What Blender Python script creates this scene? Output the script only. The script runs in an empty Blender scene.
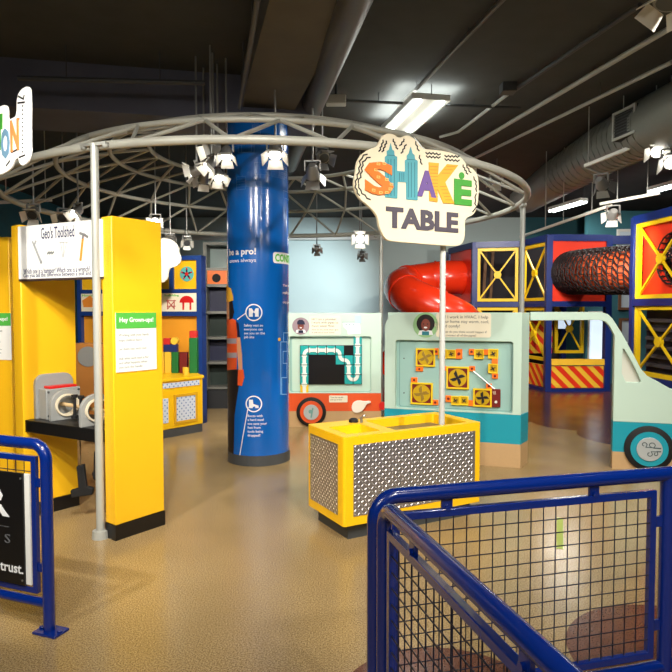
import bpy, bmesh, math, random
from math import sin, cos, pi, radians, sqrt, atan2
from mathutils import Vector, Matrix
random.seed(7)
SC = bpy.context.scene
COL = SC.collection
# ------------------------------------------------------------------ camera
FPX = 620.0
H = 1.5
TILT = math.atan(26/FPX)
cam_d = bpy.data.cameras.new('camera')
cam = bpy.data.objects.new('camera', cam_d); COL.objects.link(cam)
cam.location = (0, 0, H)
cam.rotation_euler = (pi/2-TILT, 0, 0)
cam_d.sensor_width = 36; cam_d.lens = FPX/672*36
cam_d.clip_start = .05; cam_d.clip_end = 100
SC.camera = cam
EYE = Vector((0, 0, H))
def ray(px, py):
    X = (px-336)/FPX; Y = -(py-336)/FPX
    return Vector((X, cos(TILT)+Y*sin(TILT), -sin(TILT)+Y*cos(TILT)))
def at(px, py, d):
    r = ray(px, py); return EYE + r*(d/r.y)
def gnd(px, py, z=0):
    r = ray(px, py); return EYE + r*((z-H)/r.z)
# ------------------------------------------------------------------ materials
def lin(c):
    c /= 255.0
    return c/12.92 if c <= .04045 else ((c+.055)/1.055)**2.4
MATS = {}
def mat(name, rgb, rough=.5, metal=0, bump=0, scale=40, var=0, emit=0, coat=0, spec=.5):
    if name in MATS: return MATS[name]
    m = bpy.data.materials.new(name); m.use_nodes = True
    nt = m.node_tree; b = nt.nodes['Principled BSDF']
    col = tuple(lin(c) for c in rgb)+(1,)
    b.inputs['Base Color'].default_value = col
    b.inputs['Roughness'].default_value = rough
    b.inputs['Metallic'].default_value = metal
    b.inputs['Specular IOR Level'].default_value = spec
    if coat: b.inputs['Coat Weight'].default_value = coat; b.inputs['Coat Roughness'].default_value = .1
    if emit:
        b.inputs['Emission Color'].default_value = col; b.inputs['Emission Strength'].default_value = emit
    if bump or var:
        tc = nt.nodes.new('ShaderNodeNewGeometry')
        n = nt.nodes.new('ShaderNodeTexNoise'); n.inputs['Scale'].default_value = scale; n.inputs['Detail'].default_value = 4
        nt.links.new(tc.outputs['Position'], n.inputs['Vector'])
        if var:
            mx = nt.nodes.new('ShaderNodeMix'); mx.data_type = 'RGBA'
            mx.inputs['A'].default_value = tuple(c*(1-var) for c in col[:3])+(1,)
            mx.inputs['B'].default_value = tuple(min(1, c*(1+var)) for c in col[:3])+(1,)
            nt.links.new(n.outputs['Fac'], mx.inputs['Factor'])
            nt.links.new(mx.outputs['Result'], b.inputs['Base Color'])
        if bump:
            bp = nt.nodes.new('ShaderNodeBump'); bp.inputs['Strength'].default_value = bump; bp.inputs['Distance'].default_value = .01
            nt.links.new(n.outputs['Fac'], bp.inputs['Height']); nt.links.new(bp.outputs['Normal'], b.inputs['Normal'])
    MATS[name] = m
    return m
YEL = mat('yellow_laminate', (246, 190, 28), .38, var=.05, scale=3)
YELP = mat('yellow_plastic', (250, 196, 20), .33)
YELF = mat('yellow_steel', (240, 200, 20), .4)
BLK = mat('black_laminate', (16, 15, 16), .35)
BLKM = mat('black_matte', (12, 12, 13), .7)
DGR = mat('dark_grey', (70, 72, 74), .5)
GRY = mat('grey_plastic', (150, 152, 150), .45, var=.05)
LGR = mat('light_grey', (196, 198, 194), .45)
WHT = mat('white_board', (240, 240, 236), .5)
CRM = mat('cream_board', (240, 232, 208), .5)
TRS = mat('truss_paint', (176, 176, 166), .42, metal=.1, var=.08, scale=8)
SIL = mat('silver', (190, 192, 195), .28, metal=.9)
STL = mat('diamond_steel', (168, 164, 168), .34, metal=.8, bump=.1, scale=25)
PERF = mat('brushed_steel', (170, 158, 140), .35, metal=.85, bump=.3, scale=160)
MINT = mat('mint_laminate', (190, 214, 200), .42, var=.03, scale=2)
MINT2 = mat('mint_recess', (150, 188, 182), .4, var=.04, scale=3)
TEAL = mat('teal_band', (20, 150, 170), .4)
TEALT = mat('teal_tile', (20, 165, 165), .4)
TAN = mat('tan_base', (190, 156, 112), .5, var=.05)
ORG = mat('orange_body', (222, 84, 34), .42)
ORP = mat('orange_plastic', (250, 120, 25), .4)
ORL = mat('orange_print', (246, 150, 55), .5)
RED = mat('red_panel', (226, 52, 24), .4)
REDS = mat('red_slide', (232, 54, 22), .25, coat=.4)
REDD = mat('red_plastic', (205, 30, 30), .4)
MAR = mat('maroon', (110, 20, 18), .4)
BLU = mat('blue_steel', (4, 38, 122), .22, coat=.5)
BLUP = mat('blue_wrap', (12, 98, 188), .2, coat=.6, var=.06, scale=1.5)
BLUF = mat('blue_frame', (13, 38, 108), .4)
BLUS = mat('blue_board', (20, 56, 124), .45)
NAVY = mat('navy', (22, 26, 58), .5)
GRN = mat('green_print', (90, 190, 60), .5)
GRNB = mat('green_block', (20, 110, 50), .5)
PUR = mat('purple_print', (120, 90, 160), .5)
TLP = mat('teal_print', (96, 180, 186), .5)
TLD = mat('teal_print_dark', (40, 125, 140), .5)
GOLD = mat('gold_print', (240, 180, 50), .5)
CHAR = mat('charcoal_print', (72, 66, 78), .5)
INK = mat('navy_ink', (45, 50, 90), .6)
INKB = mat('black_ink', (25, 25, 28), .6)
INKG = mat('grey_ink', (120, 124, 122), .6)
WINK = mat('white_print', (238, 240, 242), .5)
SKY_L = mat('light_blue_line', (120, 180, 235), .5)
SKIN = mat('skin_print', (222, 160, 120), .6)
SKIND = mat('dark_skin_print', (130, 62, 48), .6)
HAIR = mat('hair_print', (24, 16, 18), .6)
VEST = mat('vest_print', (235, 90, 40), .5)
WOOD = mat('pale_wood', (222, 190, 140), .5, var=.1, scale=20)
BWOOD = mat('brown_wood', (196, 130, 62), .5, var=.1, scale=6)
PINKC = mat('pale_window', (204, 204, 192), .4)
BRASS = mat('brass_disc', (214, 176, 30), .35, metal=.3)
CONC = mat('dark_concrete', (70, 71, 69), .9, var=.18, scale=5, bump=.2)
BEAM = mat('beam_concrete', (100, 94, 84), .85, var=.25, scale=3, bump=.3)
DPIPE = mat('dark_pipe', (92, 88, 82), .45, var=.1)
DUCT = mat('duct_metal', (136, 138, 130), .5, metal=.25, var=.08)
DARKV = mat('dark_void', (14, 14, 18), .8)
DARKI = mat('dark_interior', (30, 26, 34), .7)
WALLM = mat('wall_paint', (186, 204, 204), .7, var=.06, scale=1.2)
WALLD = mat('teal_wall', (52, 108, 120), .7, var=.1, scale=1.5)
WALLN = mat('navy_wall', (28, 44, 92), .7)
LAMP = mat('lamp_glow', (255, 250, 238), .4, emit=14)
TUBE = mat('fluorescent_tube', (238, 250, 244), .4, emit=9)
SCRN = mat('lit_screen', (210, 228, 245), .4, emit=.9)
WMET = mat('white_metal', (225, 225, 218), .4)
# ------------------------------------------------------------------ frames
class F:
    """a flat face: a runs right, c up, b out towards the viewer"""
    def __init__(s, o, x, up=(0, 0, 1)):
        s.o = Vector(o); s.x = Vector(x).normalized(); s.z = Vector(up).normalized()
        s.n = s.x.cross(s.z)
    def p(s, a, c, b=0): return s.o + s.x*a + s.z*c + s.n*b
    def px(s, px, py, b=0):
        o = s.o + s.n*b; r = ray(px, py)
        t = (o-EYE).dot(s.n)/r.dot(s.n); w = EYE + r*t - s.o
        return (w.dot(s.x), w.dot(s.z))
    def pts(s, L, b=0, k=1, ox=0, oy=0): return [s.px(ox+x/k, oy+y/k, b) for x, y in L]
def FT(o, deg):
    return F(o, (cos(radians(deg)), sin(radians(deg)), 0))
class FC:
    """wraps a flat drawing around a vertical cylinder (a = arc length, 0 faces th0)"""
    def __init__(s, cx, cy, R, th0): s.c = (cx, cy); s.R = R; s.t = th0
    def p(s, a, c, b=0):
        t = s.t + a/s.R; r = s.R + b
        return Vector((s.c[0]+r*cos(t), s.c[1]+r*sin(t), c))
    def px(s, px, py, b=0):
        r = ray(px, py); k = Vector((s.c[0], s.c[1]))
        A = r.x**2+r.y**2; B = -2*(r.x*k.x+r.y*k.y); C = k.length_squared-(s.R+b)**2
        D = max(0, B*B-4*A*C); t = (-B-sqrt(D))/(2*A)
        w = EYE + r*t; th = atan2(w.y-k.y, w.x-k.x)
        d = th-s.t
        while d > pi: d -= 2*pi
        while d < -pi: d += 2*pi
        return (d*s.R, w.z)
    def pts(s, L, b=0, k=1, ox=0, oy=0): return [s.px(ox+x/k, oy+y/k, b) for x, y in L]
WORLD = F((0, 0, 0), (1, 0, 0))
TXT = {}
def text_mesh(s, bold):
    key = (s, bold)
    if key in TXT: return TXT[key]
    cu = bpy.data.curves.new('t', 'FONT'); cu.body = s; cu.resolution_u = 2; cu.offset = bold; cu.fill_mode = 'FRONT'
    ob = bpy.data.objects.new('t', cu)
    me = bpy.data.meshes.new_from_object(ob)
    vs = [(v.co.x, v.co.y) for v in me.vertices]; fs = [tuple(p.vertices) for p in me.polygons]
    bpy.data.objects.remove(ob); bpy.data.curves.remove(cu); bpy.data.meshes.remove(me)
    TXT[key] = (vs, fs)
    return TXT[key]
# ------------------------------------------------------------------ mesh builder (world space)
class MB:
    def __init__(s): s.b = bmesh.new()
    def _f(s, vs):
        try: return s.b.faces.new(vs)
        except ValueError: return None
    def box(s, fr, a0, a1, c0, c1, b0, b1):
        P = [s.b.verts.new(fr.p(a, c, b)) for b in (b0, b1) for c in (c0, c1) for a in (a0, a1)]
        for q in ((0, 2, 3, 1), (4, 5, 7, 6), (0, 1, 5, 4), (2, 6, 7, 3), (0, 4, 6, 2), (1, 3, 7, 5)): s._f([P[i] for i in q])
        return s
    def wbox(s, x0, x1, y0, y1, z0, z1): return s.box(WORLD, x0, x1, z0, z1, -y1, -y0)
    def prism(s, fr, outer, b0, b1, holes=(), sub=0):
        t = bmesh.new(); loops = []
        for L in [outer]+list(holes):
            vs = [t.verts.new((x, b1, y)) for x, y in L]; loops.append(vs)
        if holes:
            es = []
            for vs in loops:
                for i in range(len(vs)): es.append(t.edges.new((vs[i], vs[(i+1) % len(vs)])))
            bmesh.ops.triangle_fill(t, use_beauty=True, edges=es)
        else:
            try: t.faces.new(loops[0])
            except ValueError: pass
        front = list(t.faces)
        mp = {}
        for vs in loops:
            for v in vs: mp[v] = t.verts.new((v.co.x, b0, v.co.z))
        for f in front: t.faces.new([mp[v] for v in reversed(f.verts)])
        for vs in loops:
            for i in range(len(vs)):
                a, b = vs[i], vs[(i+1) % len(vs)]
                try: t.faces.new((a, b, mp[b], mp[a]))
                except ValueError: pass
        if sub:
            for k in range(4):
                bmesh.ops.triangulate(t, faces=t.faces[:])
                es = [e for e in t.edges if e.calc_length() > sub]
                if not es: break
                bmesh.ops.subdivide_edges(t, edges=es, cuts=1)
            bmesh.ops.triangulate(t, faces=t.faces[:])
        bmesh.ops.recalc_face_normals(t, faces=t.faces[:])
        m2 = {v: s.b.verts.new(fr.p(v.co.x, v.co.z, v.co.y)) for v in t.verts}
        for f in t.faces: s._f([m2[v] for v in f.verts])
        t.free()
        return s
    def text(s, fr, st, x0, x1, z0, z1, b, bold=0, mode='fit', th=.0012, align='l'):
        vs, fs = text_mesh(st, bold)
        if not vs: return s
        mx0 = min(v[0] for v in vs); mx1 = max(v[0] for v in vs); my0 = min(v[1] for v in vs); my1 = max(v[1] for v in vs)
        if mode == 'fit': kx = (x1-x0)/(mx1-mx0); kz = (z1-z0)/(my1-my0); ox = x0-mx0*kx; oz = z0-my0*kz
        else:                       # z0 baseline, z1-z0 = cap height, x0 left
            kz = (z1-z0)/.70; kx = kz
            if x1 is not None and (mx1-mx0)*kx > x1-x0 and align != 'c': kx = (x1-x0)/(mx1-mx0)
            ox = x0-mx0*kx; oz = z0
            if align == 'c': ox = (x0+x1)/2-(mx0+mx1)/2*kx
        def V(v, bb): return s.b.verts.new(fr.p(v[0]*kx+ox, v[1]*kz+oz, bb))
        T = [V(v, b+th) for v in vs]; B = [V(v, b) for v in vs]
        cnt = {}
        for f in fs:
            s._f([T[i] for i in f])
            for i in range(len(f)):
                e = (f[i], f[(i+1) % len(f)]); cnt[e] = cnt.get(e, 0)+1
        for (i, j) in cnt:
            if (j, i) not in cnt: s._f([T[j], T[i], B[i], B[j]])
        return s
    def disc(s, fr, a, c, r, b0, b1, n=24, rz=None, sub=0):
        return s.prism(fr, [(a+r*cos(2*pi*i/n), c+(rz or r)*sin(2*pi*i/n)) for i in range(n)], b0, b1, sub=sub)
    def ring(s, fr, a, c, r, r2, b0, b1, n=28, sub=0):
        return s.prism(fr, [(a+r*cos(2*pi*i/n), c+r*sin(2*pi*i/n)) for i in range(n)], b0, b1,
                       [[(a+r2*cos(2*pi*i/n), c+r2*sin(2*pi*i/n)) for i in range(n)]], sub=sub)
    def rect(s, fr, a0, a1, c0, c1, b0, b1, r=0, sub=0): return s.prism(fr, rrect(a0, a1, c0, c1, r), b0, b1, sub=sub)
    def frame(s, fr, a0, a1, c0, c1, w, b0, b1):
        return s.prism(fr, rrect(a0, a1, c0, c1, 0), b0, b1, [rrect(a0+w, a1-w, c0+w, c1-w, 0)])
    def stroke(s, fr, L, w, b0, b1, sub=0):
        for (x0, y0), (x1, y1) in zip(L, L[1:]):
            d = Vector((x1-x0, y1-y0)); l = d.length
            if l < 1e-6: continue
            d /= l; n = Vector((-d.y, d.x))*w/2; e = d*w*.4
            s.prism(fr, [(x0-e.x+n.x, y0-e.y+n.y), (x0-e.x-n.x, y0-e.y-n.y), (x1+e.x-n.x, y1+e.y-n.y), (x1+e.x+n.x, y1+e.y+n.y)], b0, b1, sub=sub)
        return s
    def tube(s, P, r, n=10, closed=False, cap=True):
        P = [Vector(p) for p in P]; N = len(P); R = r if isinstance(r, (list, tuple)) else [r]*N
        rings = []; ref = None
        for i in range(N):
            if closed: t = P[(i+1) % N]-P[i-1]
            else: t = P[min(i+1, N-1)]-P[max(i-1, 0)]
            t.normalize()
            if ref is None:
                ref = Vector((0, 0, 1)) if abs(t.z) < .9 else Vector((1, 0, 0))
            ref = (ref-t*ref.dot(t)).normalized(); u = ref; v = t.cross(u)
            rings.append([s.b.verts.new(P[i]+(u*cos(2*pi*k/n)+v*sin(2*pi*k/n))*R[i]) for k in range(n)])
        for i in range(N if closed else N-1):
            A = rings[i]; B = rings[(i+1) % N]
            for k in range(n): s._f([A[k], A[(k+1) % n], B[(k+1) % n], B[k]])
        if cap and not closed: s._f(rings[0][::-1]); s._f(rings[-1])
        return s
    def cyl(s, p, q, r, n=14): return s.tube([p, q], r, n)
    def bar(s, p, q, w, h=None):
        p = Vector(p); q = Vector(q); t = (q-p).normalized(); h = h or w
        u = t.cross(Vector((0, 0, 1)))
        if u.length < .01: u = Vector((1, 0, 0))
        u.normalize(); v = u.cross(t)
        P = [s.b.verts.new(o+u*a*w/2+v*b*h/2) for o in (p, q) for a, b in ((-1, -1), (1, -1), (1, 1), (-1, 1))]
        for f in ((3, 2, 1, 0), (4, 5, 6, 7), (0, 1, 5, 4), (1, 2, 6, 5), (2, 3, 7, 6), (3, 0, 4, 7)): s._f([P[i] for i in f])
        return s
    def ball(s, c, r, n=12, sz=1):
        bmesh.ops.create_uvsphere(s.b, u_segments=n, v_segments=max(6, n//2), radius=r, matrix=Matrix.Translation(c) @ Matrix.Diagonal((1, 1, sz, 1)))
        return s
def rrect(a0, a1, c0, c1, r, n=5):
    if not r: return [(a0, c0), (a1, c0), (a1, c1), (a0, c1)]
    L = []
    for cx, cz, s in ((a1-r, c0+r, -pi/2), (a1-r, c1-r, 0), (a0+r, c1-r, pi/2), (a0+r, c0+r, pi)):
        for i in range(n+1): L.append((cx+r*cos(s+pi/2*i/n), cz+r*sin(s+pi/2*i/n)))
    return L
def chaikin(L, k=1, closed=True):
    for _ in range(k):
        M = []
        N = len(L)
        for i in range(N if closed else N-1):
            a, b = L[i], L[(i+1) % N]
            M += [tuple(a[j]*.75+b[j]*.25 for j in range(len(a))), tuple(a[j]*.25+b[j]*.75 for j in range(len(a)))]
        if not closed: M = [L[0]]+M+[L[-1]]
        L = M
    return L
def spline(P, n=8):
    P = [Vector(p) for p in P]; out = []
    for i in range(len(P)-1):
        p0 = P[max(i-1, 0)]; p1 = P[i]; p2 = P[i+1]; p3 = P[min(i+2, len(P)-1)]
        for k in range(n):
            t = k/n
            out.append(.5*((2*p1)+(p2-p0)*t+(2*p0-5*p1+4*p2-p3)*t*t+(3*p1-p0-3*p2+p3)*t**3))
    out.append(P[-1]); return out
# ------------------------------------------------------------------ objects
WM = {}
def obj(name, mb, m, parent=None, bevel=0, label=None, stuff=False, raw=False):
    b = mb.b
    bmesh.ops.recalc_face_normals(b, faces=b.faces[:])
    me = bpy.data.meshes.new(name)
    if parent is not None:
        M = WM[parent.name].inverted(); loc = None
    else:
        xs = [v.co for v in b.verts]
        if raw: loc = Vector((0, 0, 0))
        else: loc = Vector(((min(v.x for v in xs)+max(v.x for v in xs))/2, (min(v.y for v in xs)+max(v.y for v in xs))/2, min(v.z for v in xs)))
        M = Matrix.Translation(-loc)
    b.transform(M); b.to_mesh(me); b.free()
    me.materials.append(m)
    me.shade_smooth(); me.set_sharp_from_angle(angle=radians(38))
    o = bpy.data.objects.new(name, me); COL.objects.link(o)
    if parent is not None: o.parent = parent; WM[o.name] = WM[parent.name]
    else: o.location = loc; WM[o.name] = Matrix.Translation(loc)
    if bevel:
        bv = o.modifiers.new('bevel', 'BEVEL'); bv.width = bevel; bv.segments = 2; bv.limit_method = 'ANGLE'; bv.angle_limit = radians(40); bv.harden_normals = False
    if label: o['label'] = label
    if stuff: o['kind'] = 'stuff'
    return o
def tag(o, label, cat, group=None):
    o['label'] = label; o['category'] = cat
    if group: o['group'] = group
    return o
def thing(name, loc, label, cat, group=None, deg=0):
    o = bpy.data.objects.new(name, None); COL.objects.link(o); o.empty_display_size = .1
    o.location = loc; o.rotation_euler = (0, 0, radians(deg))
    WM[o.name] = Matrix.Translation(Vector(loc)) @ Matrix.Rotation(radians(deg), 4, 'Z')
    return tag(o, label, cat, group)
def struct(name, mb, m):
    o = obj(name, mb, m, raw=True); o['kind'] = 'structure'; return o
# ================================================================== THE ROOM
def floor_mat():
    m = bpy.data.materials.new('terrazzo_floor'); m.use_nodes = True
    nt = m.node_tree; N = nt.nodes; L = nt.links; b = N['Principled BSDF']
    g = N.new('ShaderNodeNewGeometry')
    def noise(sc, det=2):
        n = N.new('ShaderNodeTexNoise'); n.inputs['Scale'].default_value = sc; n.inputs['Detail'].default_value = det
        L.new(g.outputs['Position'], n.inputs['Vector']); return n
    def ramp(src, stops):
        r = N.new('ShaderNodeValToRGB'); L.new(src, r.inputs['Fac'])
        while len(r.color_ramp.elements) < len(stops): r.color_ramp.elements.new(.5)
        for e, (p, c) in zip(r.color_ramp.elements, stops): e.position = p; e.color = tuple(lin(x) for x in c)+(1,)
        return r
    def mix(f, a, c, mode='MIX'):
        x = N.new('ShaderNodeMix'); x.data_type = 'RGBA'; x.blend_type = mode
        if isinstance(f, float): x.inputs['Factor'].default_value = f
        else: L.new(f, x.inputs['Factor'])
        L.new(a, x.inputs['A']); L.new(c, x.inputs['B']); return x.outputs['Result']
    sp = noise(150, 3); vo = N.new('ShaderNodeTexVoronoi'); vo.inputs['Scale'].default_value = 90; L.new(g.outputs['Position'], vo.inputs['Vector'])
    tan = ramp(sp.outputs['Fac'], [(.32, (108, 88, 54)), (.5, (166, 139, 94)), (.68, (197, 172, 128))])
    brn = ramp(sp.outputs['Fac'], [(.32, (70, 38, 26)), (.5, (104, 60, 42)), (.68, (128, 80, 58))])
    xy = N.new('ShaderNodeVectorMath'); xy.operation = 'MULTIPLY'; xy.inputs[1].default_value = (1, 1, 0); L.new(g.outputs['Position'], xy.inputs[0])
    acc = None
    for (x, y, r) in [(1.52, 2.6, .5), (.42, 2.28, .42), (2.3, 8.8, .62), (3.22, 8.22, .6), (3.55, 7.3, .65), (4.6, 10, 2.2), (6, 8.6, 2.9), (4, 11.4, 2.9), (2.4, 13.2, 4.0), (5, 7.0, 1.5)]:
        d = N.new('ShaderNodeVectorMath'); d.operation = 'DISTANCE'; d.inputs[1].default_value = (x, y, 0); L.new(xy.outputs[0], d.inputs[0])
        c = N.new('ShaderNodeMath'); c.operation = 'LESS_THAN'; c.inputs[1].default_value = r; L.new(d.outputs['Value'], c.inputs[0])
        if acc is None: acc = c.outputs[0]
        else:
            k = N.new('ShaderNodeMath'); k.operation = 'MAXIMUM'; L.new(acc, k.inputs[0]); L.new(c.outputs[0], k.inputs[1]); acc = k.outputs[0]
    base = mix(acc, tan.outputs[0], brn.outputs[0])
    lg = ramp(noise(1.1, 4).outputs['Fac'], [(.3, (232, 232, 230)), (.7, (255, 255, 255))])
    base = mix(1.0, base, lg.outputs[0], 'MULTIPLY')
    L.new(base, b.inputs['Base Color'])
    rr = N.new('ShaderNodeMapRange'); rr.inputs['To Min'].default_value = .17; rr.inputs['To Max'].default_value = .29
    L.new(noise(3, 4).outputs['Fac'], rr.inputs['Value']); L.new(rr.outputs[0], b.inputs['Roughness'])
    bp = N.new('ShaderNodeBump'); bp.inputs['Strength'].default_value = .05; bp.inputs['Distance'].default_value = .002
    L.new(sp.outputs['Fac'], bp.inputs['Height']); L.new(bp.outputs['Normal'], b.inputs['Normal'])
    b.inputs['Specular IOR Level'].default_value = .5
    return m
XL, XR, YN, YB, ZC = -6.0, 8.6, -3.2, 15.2, 3.75
struct('floor', MB().wbox(XL-.1, XR+.1, YN-.1, YB+.1, -.1, 0), floor_mat())
struct('ceiling', MB().wbox(XL-.1, XR+.1, YN-.1, YB+.1, ZC, ZC+.1), CONC)
struct('wall_back', MB().wbox(XL, 4.6, YB, YB+.1, 0, ZC), WALLM)
struct('wall_back_right', MB().wbox(4.6, XR, YB-.02, YB+.1, 0, ZC), WALLD)
struct('wall_left', MB().wbox(XL-.1, XL, YN, YB, 0, ZC), WALLD)
struct('wall_right', MB().wbox(XR, XR+.1, YN, YB, 0, ZC), WALLN)
struct('wall_front', MB().wbox(XL, XR, YN-.1, YN, 0, ZC), WALLN)
struct('wall_alcove', MB().wbox(5.08, XR, 12.6, 12.75, 0, 3.5), WALLD)
AX = Vector((-.2, .98, 0)).normalized(); BX = Vector((AX.y, -AX.x, 0))   # the building's own axes
def beam(p, q, w, z0, z1):
    m = MB(); p = Vector(p+(0,)); q = Vector(q+(0,)); c = Vector((0, 0, (z0+z1)/2)); m.bar(p+c, q+c, w, z1-z0); return m
struct('ceiling_beam', beam((.28, 2.2), (-.66, 6.1), .52, 3.45, ZC), BEAM)
struct('ceiling_crossbeam', beam((-4.9, 5.6), (-.3, 6.55), .75, 3.32, ZC), mat('dark_beam', (96, 98, 114), .8, var=.2, scale=3))
struct('trim_wall', MB().wbox(XL, 3.0, YB-.12, YB-.002, 3.2, 3.3), LGR)
# ------------------------------------------------------------------ pipes and ducts overhead
def overhead(name, P, r, m, label, cat, group=None, n=14, hang=()):
    t = thing(name, Vector(P[0]), label, cat, group)
    obj('duct_body' if 'duct' in name else 'pipe_run', MB().tube(P, r, n), m, t)
    for h in hang:
        h = Vector(h); obj('hanger_rod', MB().cyl(h, (h.x, h.y, ZC), .008, 6), DGR, t)
    return t
overhead('drain_pipe', [at(385, -80, 3.1), at(356, -2, 3.9), at(312, 108, 6.3), at(290, 165, 8.6)], .105, DPIPE, 'fat dark round pipe running overhead from top centre towards the blue pillar', 'pipe', hang=[at(312, 108, 6.3)])
pd = overhead('spiral_duct', [at(760, 76, 4.9), at(700, 104, 5.6), at(660, 122, 6.3), at(607, 148, 7.6), at(560, 176, 9.6), at(525, 198, 12.2)], .3, DUCT, 'large grey spiral air duct under the ceiling at right', 'duct', hang=[at(600, 140, 7.6), at(540, 180, 11.2)])
m = MB()
P = [at(660, 122, 6.3), at(607, 148, 7.6), at(560, 176, 9.6)]
for A, B in zip(P, P[1:]):
    for i in range(9):
        c = A.lerp(B, i/9); d = (B-A).normalized()*.012
        m.cyl(c-d*.5, c+d*.5, .304, 24)
obj('spiral_seam', m, DUCT, pd)
# square grille box on the duct
g0 = at(613.5, 128, 6.6); fr = F(g0, (.2, -.98, 0))
obj('grille_box', MB().box(fr, 0, .36, -.145, .145, -.45, 0), mat('duct_box', (48, 48, 48), .6), pd)
obj('grille_frame', MB().frame(fr, 0, .36, -.145, .145, .025, 0, .02), LGR, pd)
m = MB()
for i in range(8): m.box(fr, .03, .33, -.11+i*.03, -.104+i*.03, .001, .012)
obj('grille_slats', m, DGR, pd)
def under(p, z=3.69):
    return p if p.z < z else EYE+(p-EYE)*((z-H)/(p.z-H))      # keep below the slab
def conduit(pa, da, pb, db, r, lab, extra=(), rods=2, m=None):
    P = [under(at(*pa, da)), *[under(at(*e)) for e in extra], under(at(*pb, db))]
    t = thing('conduit', P[0], lab, 'conduit', None)
    obj('conduit_run', MB().tube(P, r, 8), m or LGR, t)
    for k in range(rods):
        q = P[0].lerp(P[-1], (k+.5)/rods) if len(P) == 2 else P[min(k, len(P)-1)]
        obj('drop_rod', MB().cyl(q, (q.x, q.y, ZC), .005, 6), DGR, t)
conduit((505, -3), 4.6, (398, 108), 7.0, .02, 'dark thin conduit running from top edge to the bright ceiling lamp', m=DPIPE)
conduit((640, 5), 4.9, (512, 92), 6.9, .02, 'dark conduit running to the junction box right of the bright ceiling lamp', m=DGR)
conduit((508, 94), 6.9, (440, 137), 8.6, .018, 'bright bent conduit coming down from the junction box behind the shake table sign', extra=[(474, 120, 7.6), (458, 132, 8.3)])
conduit((672, 27), 4.9, (462, 151), 8.6, .024, 'upper of two parallel pale conduits slanting above the sign at right', m=LGR)
conduit((672, 62), 5.3, (475, 158), 9.4, .02, 'lower of two parallel pale conduits slanting above the sign at right', m=LGR)
conduit((18, 78), 5.3, (205, 83), 5.55, .022, 'dark conduit with couplings along the crossbeam face at upper left', m=DGR)
conduit((328, 100), 6.4, (520, 108), 7.0, .016, 'dark conduit crossing the ceiling sideways behind the bright lamp', m=DGR)
conduit((258, -2), 3.95, (240, 108), 5.75, .02, 'pale conduit along the left edge of the concrete beam', m=DPIPE)
jb = under(at(508, 90, 6.9))
tag(obj('junction_box', MB().wbox(jb.x-.07, jb.x+.07, jb.y-.07, jb.y+.07, jb.z-.03, ZC), DGR), 'small dark junction box on the ceiling right of the bright lamp', 'junction box')
jb = under(at(336, 100, 6.3))
t = thing('smoke_detector', jb, 'small pale emergency box under ceiling right of the fat pipe', 'detector')
obj('detector_body', MB().wbox(jb.x-.1, jb.x+.1, jb.y-.06, jb.y+.06, jb.z-.05, jb.z+.04), LGR, t, .01)
obj('stem', MB().cyl(jb, (jb.x, jb.y, ZC), .012, 8), DGR, t)
# ------------------------------------------------------------------ fluorescent battens
def batten(name, p, L, label, w=.16, deg=None, energy=60, drop=True, up=0):
    ax = AX if deg is None else Vector((cos(radians(deg)), sin(radians(deg)), 0))
    p = Vector(p); t = thing(name, p, label, 'ceiling light', None)
    a = p-ax*L/2; b = p+ax*L/2
    obj('housing', MB().bar(a+Vector((0, 0, .05)), b+Vector((0, 0, .05)), w, .06), WMET, t)
    s = ax.cross(Vector((0, 0, 1)))
    for k in (-1, 1): obj('tube', MB().cyl(a+s*k*w*.3, b+s*k*w*.3, .02, 10), TUBE, t)
    if drop:
        for q in (a, b): obj('drop_rod', MB().cyl(q+Vector((0, 0, .07)), (q.x, q.y, ZC), .005, 6), DGR, t)
    l = bpy.data.lights.new('batten_light', 'AREA'); l.shape = 'RECTANGLE'; l.size = w; l.size_y = L; l.energy = energy; l.color = (1, .97, .9)
    lo = bpy.data.objects.new('batten_light', l); COL.objects.link(lo); lo.parent = t
    lo.matrix_local = WM[t.name].inverted() @ (Matrix.Translation(p-Vector((0, 0, .04))) @ Matrix.Rotation(atan2(ax.y, ax.x)-pi/2, 4, 'Z'))
    if up:
        l = bpy.data.lights.new('batten_glow', 'AREA'); l.shape = 'RECTANGLE'; l.size = w*1.6; l.size_y = L; l.energy = up; l.color = (.93, 1, .97)
        lo = bpy.data.objects.new('batten_glow', l); COL.objects.link(lo); lo.parent = t
        lo.matrix_local = WM[t.name].inverted() @ (Matrix.Translation(p+Vector((0, 0, .085))) @ Matrix.Rotation(atan2(ax.y, ax.x)-pi/2, 4, 'Z') @ Matrix.Rotation(pi, 4, 'X'))
    return t
batten('ceiling_light', at(413, 119, 6.85), 1.15, 'bright fluorescent ceiling light above the shake table sign', w=.4, energy=50, up=25)
batten('ceiling_light', at(567, 207, 12.0), 1.1, 'fluorescent batten hanging above the red net tunnel', energy=40)
batten('ceiling_light', at(674, 186, 10.2), 1.1, 'fluorescent batten cut by the right edge below the glaring spotlight', energy=30)
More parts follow.
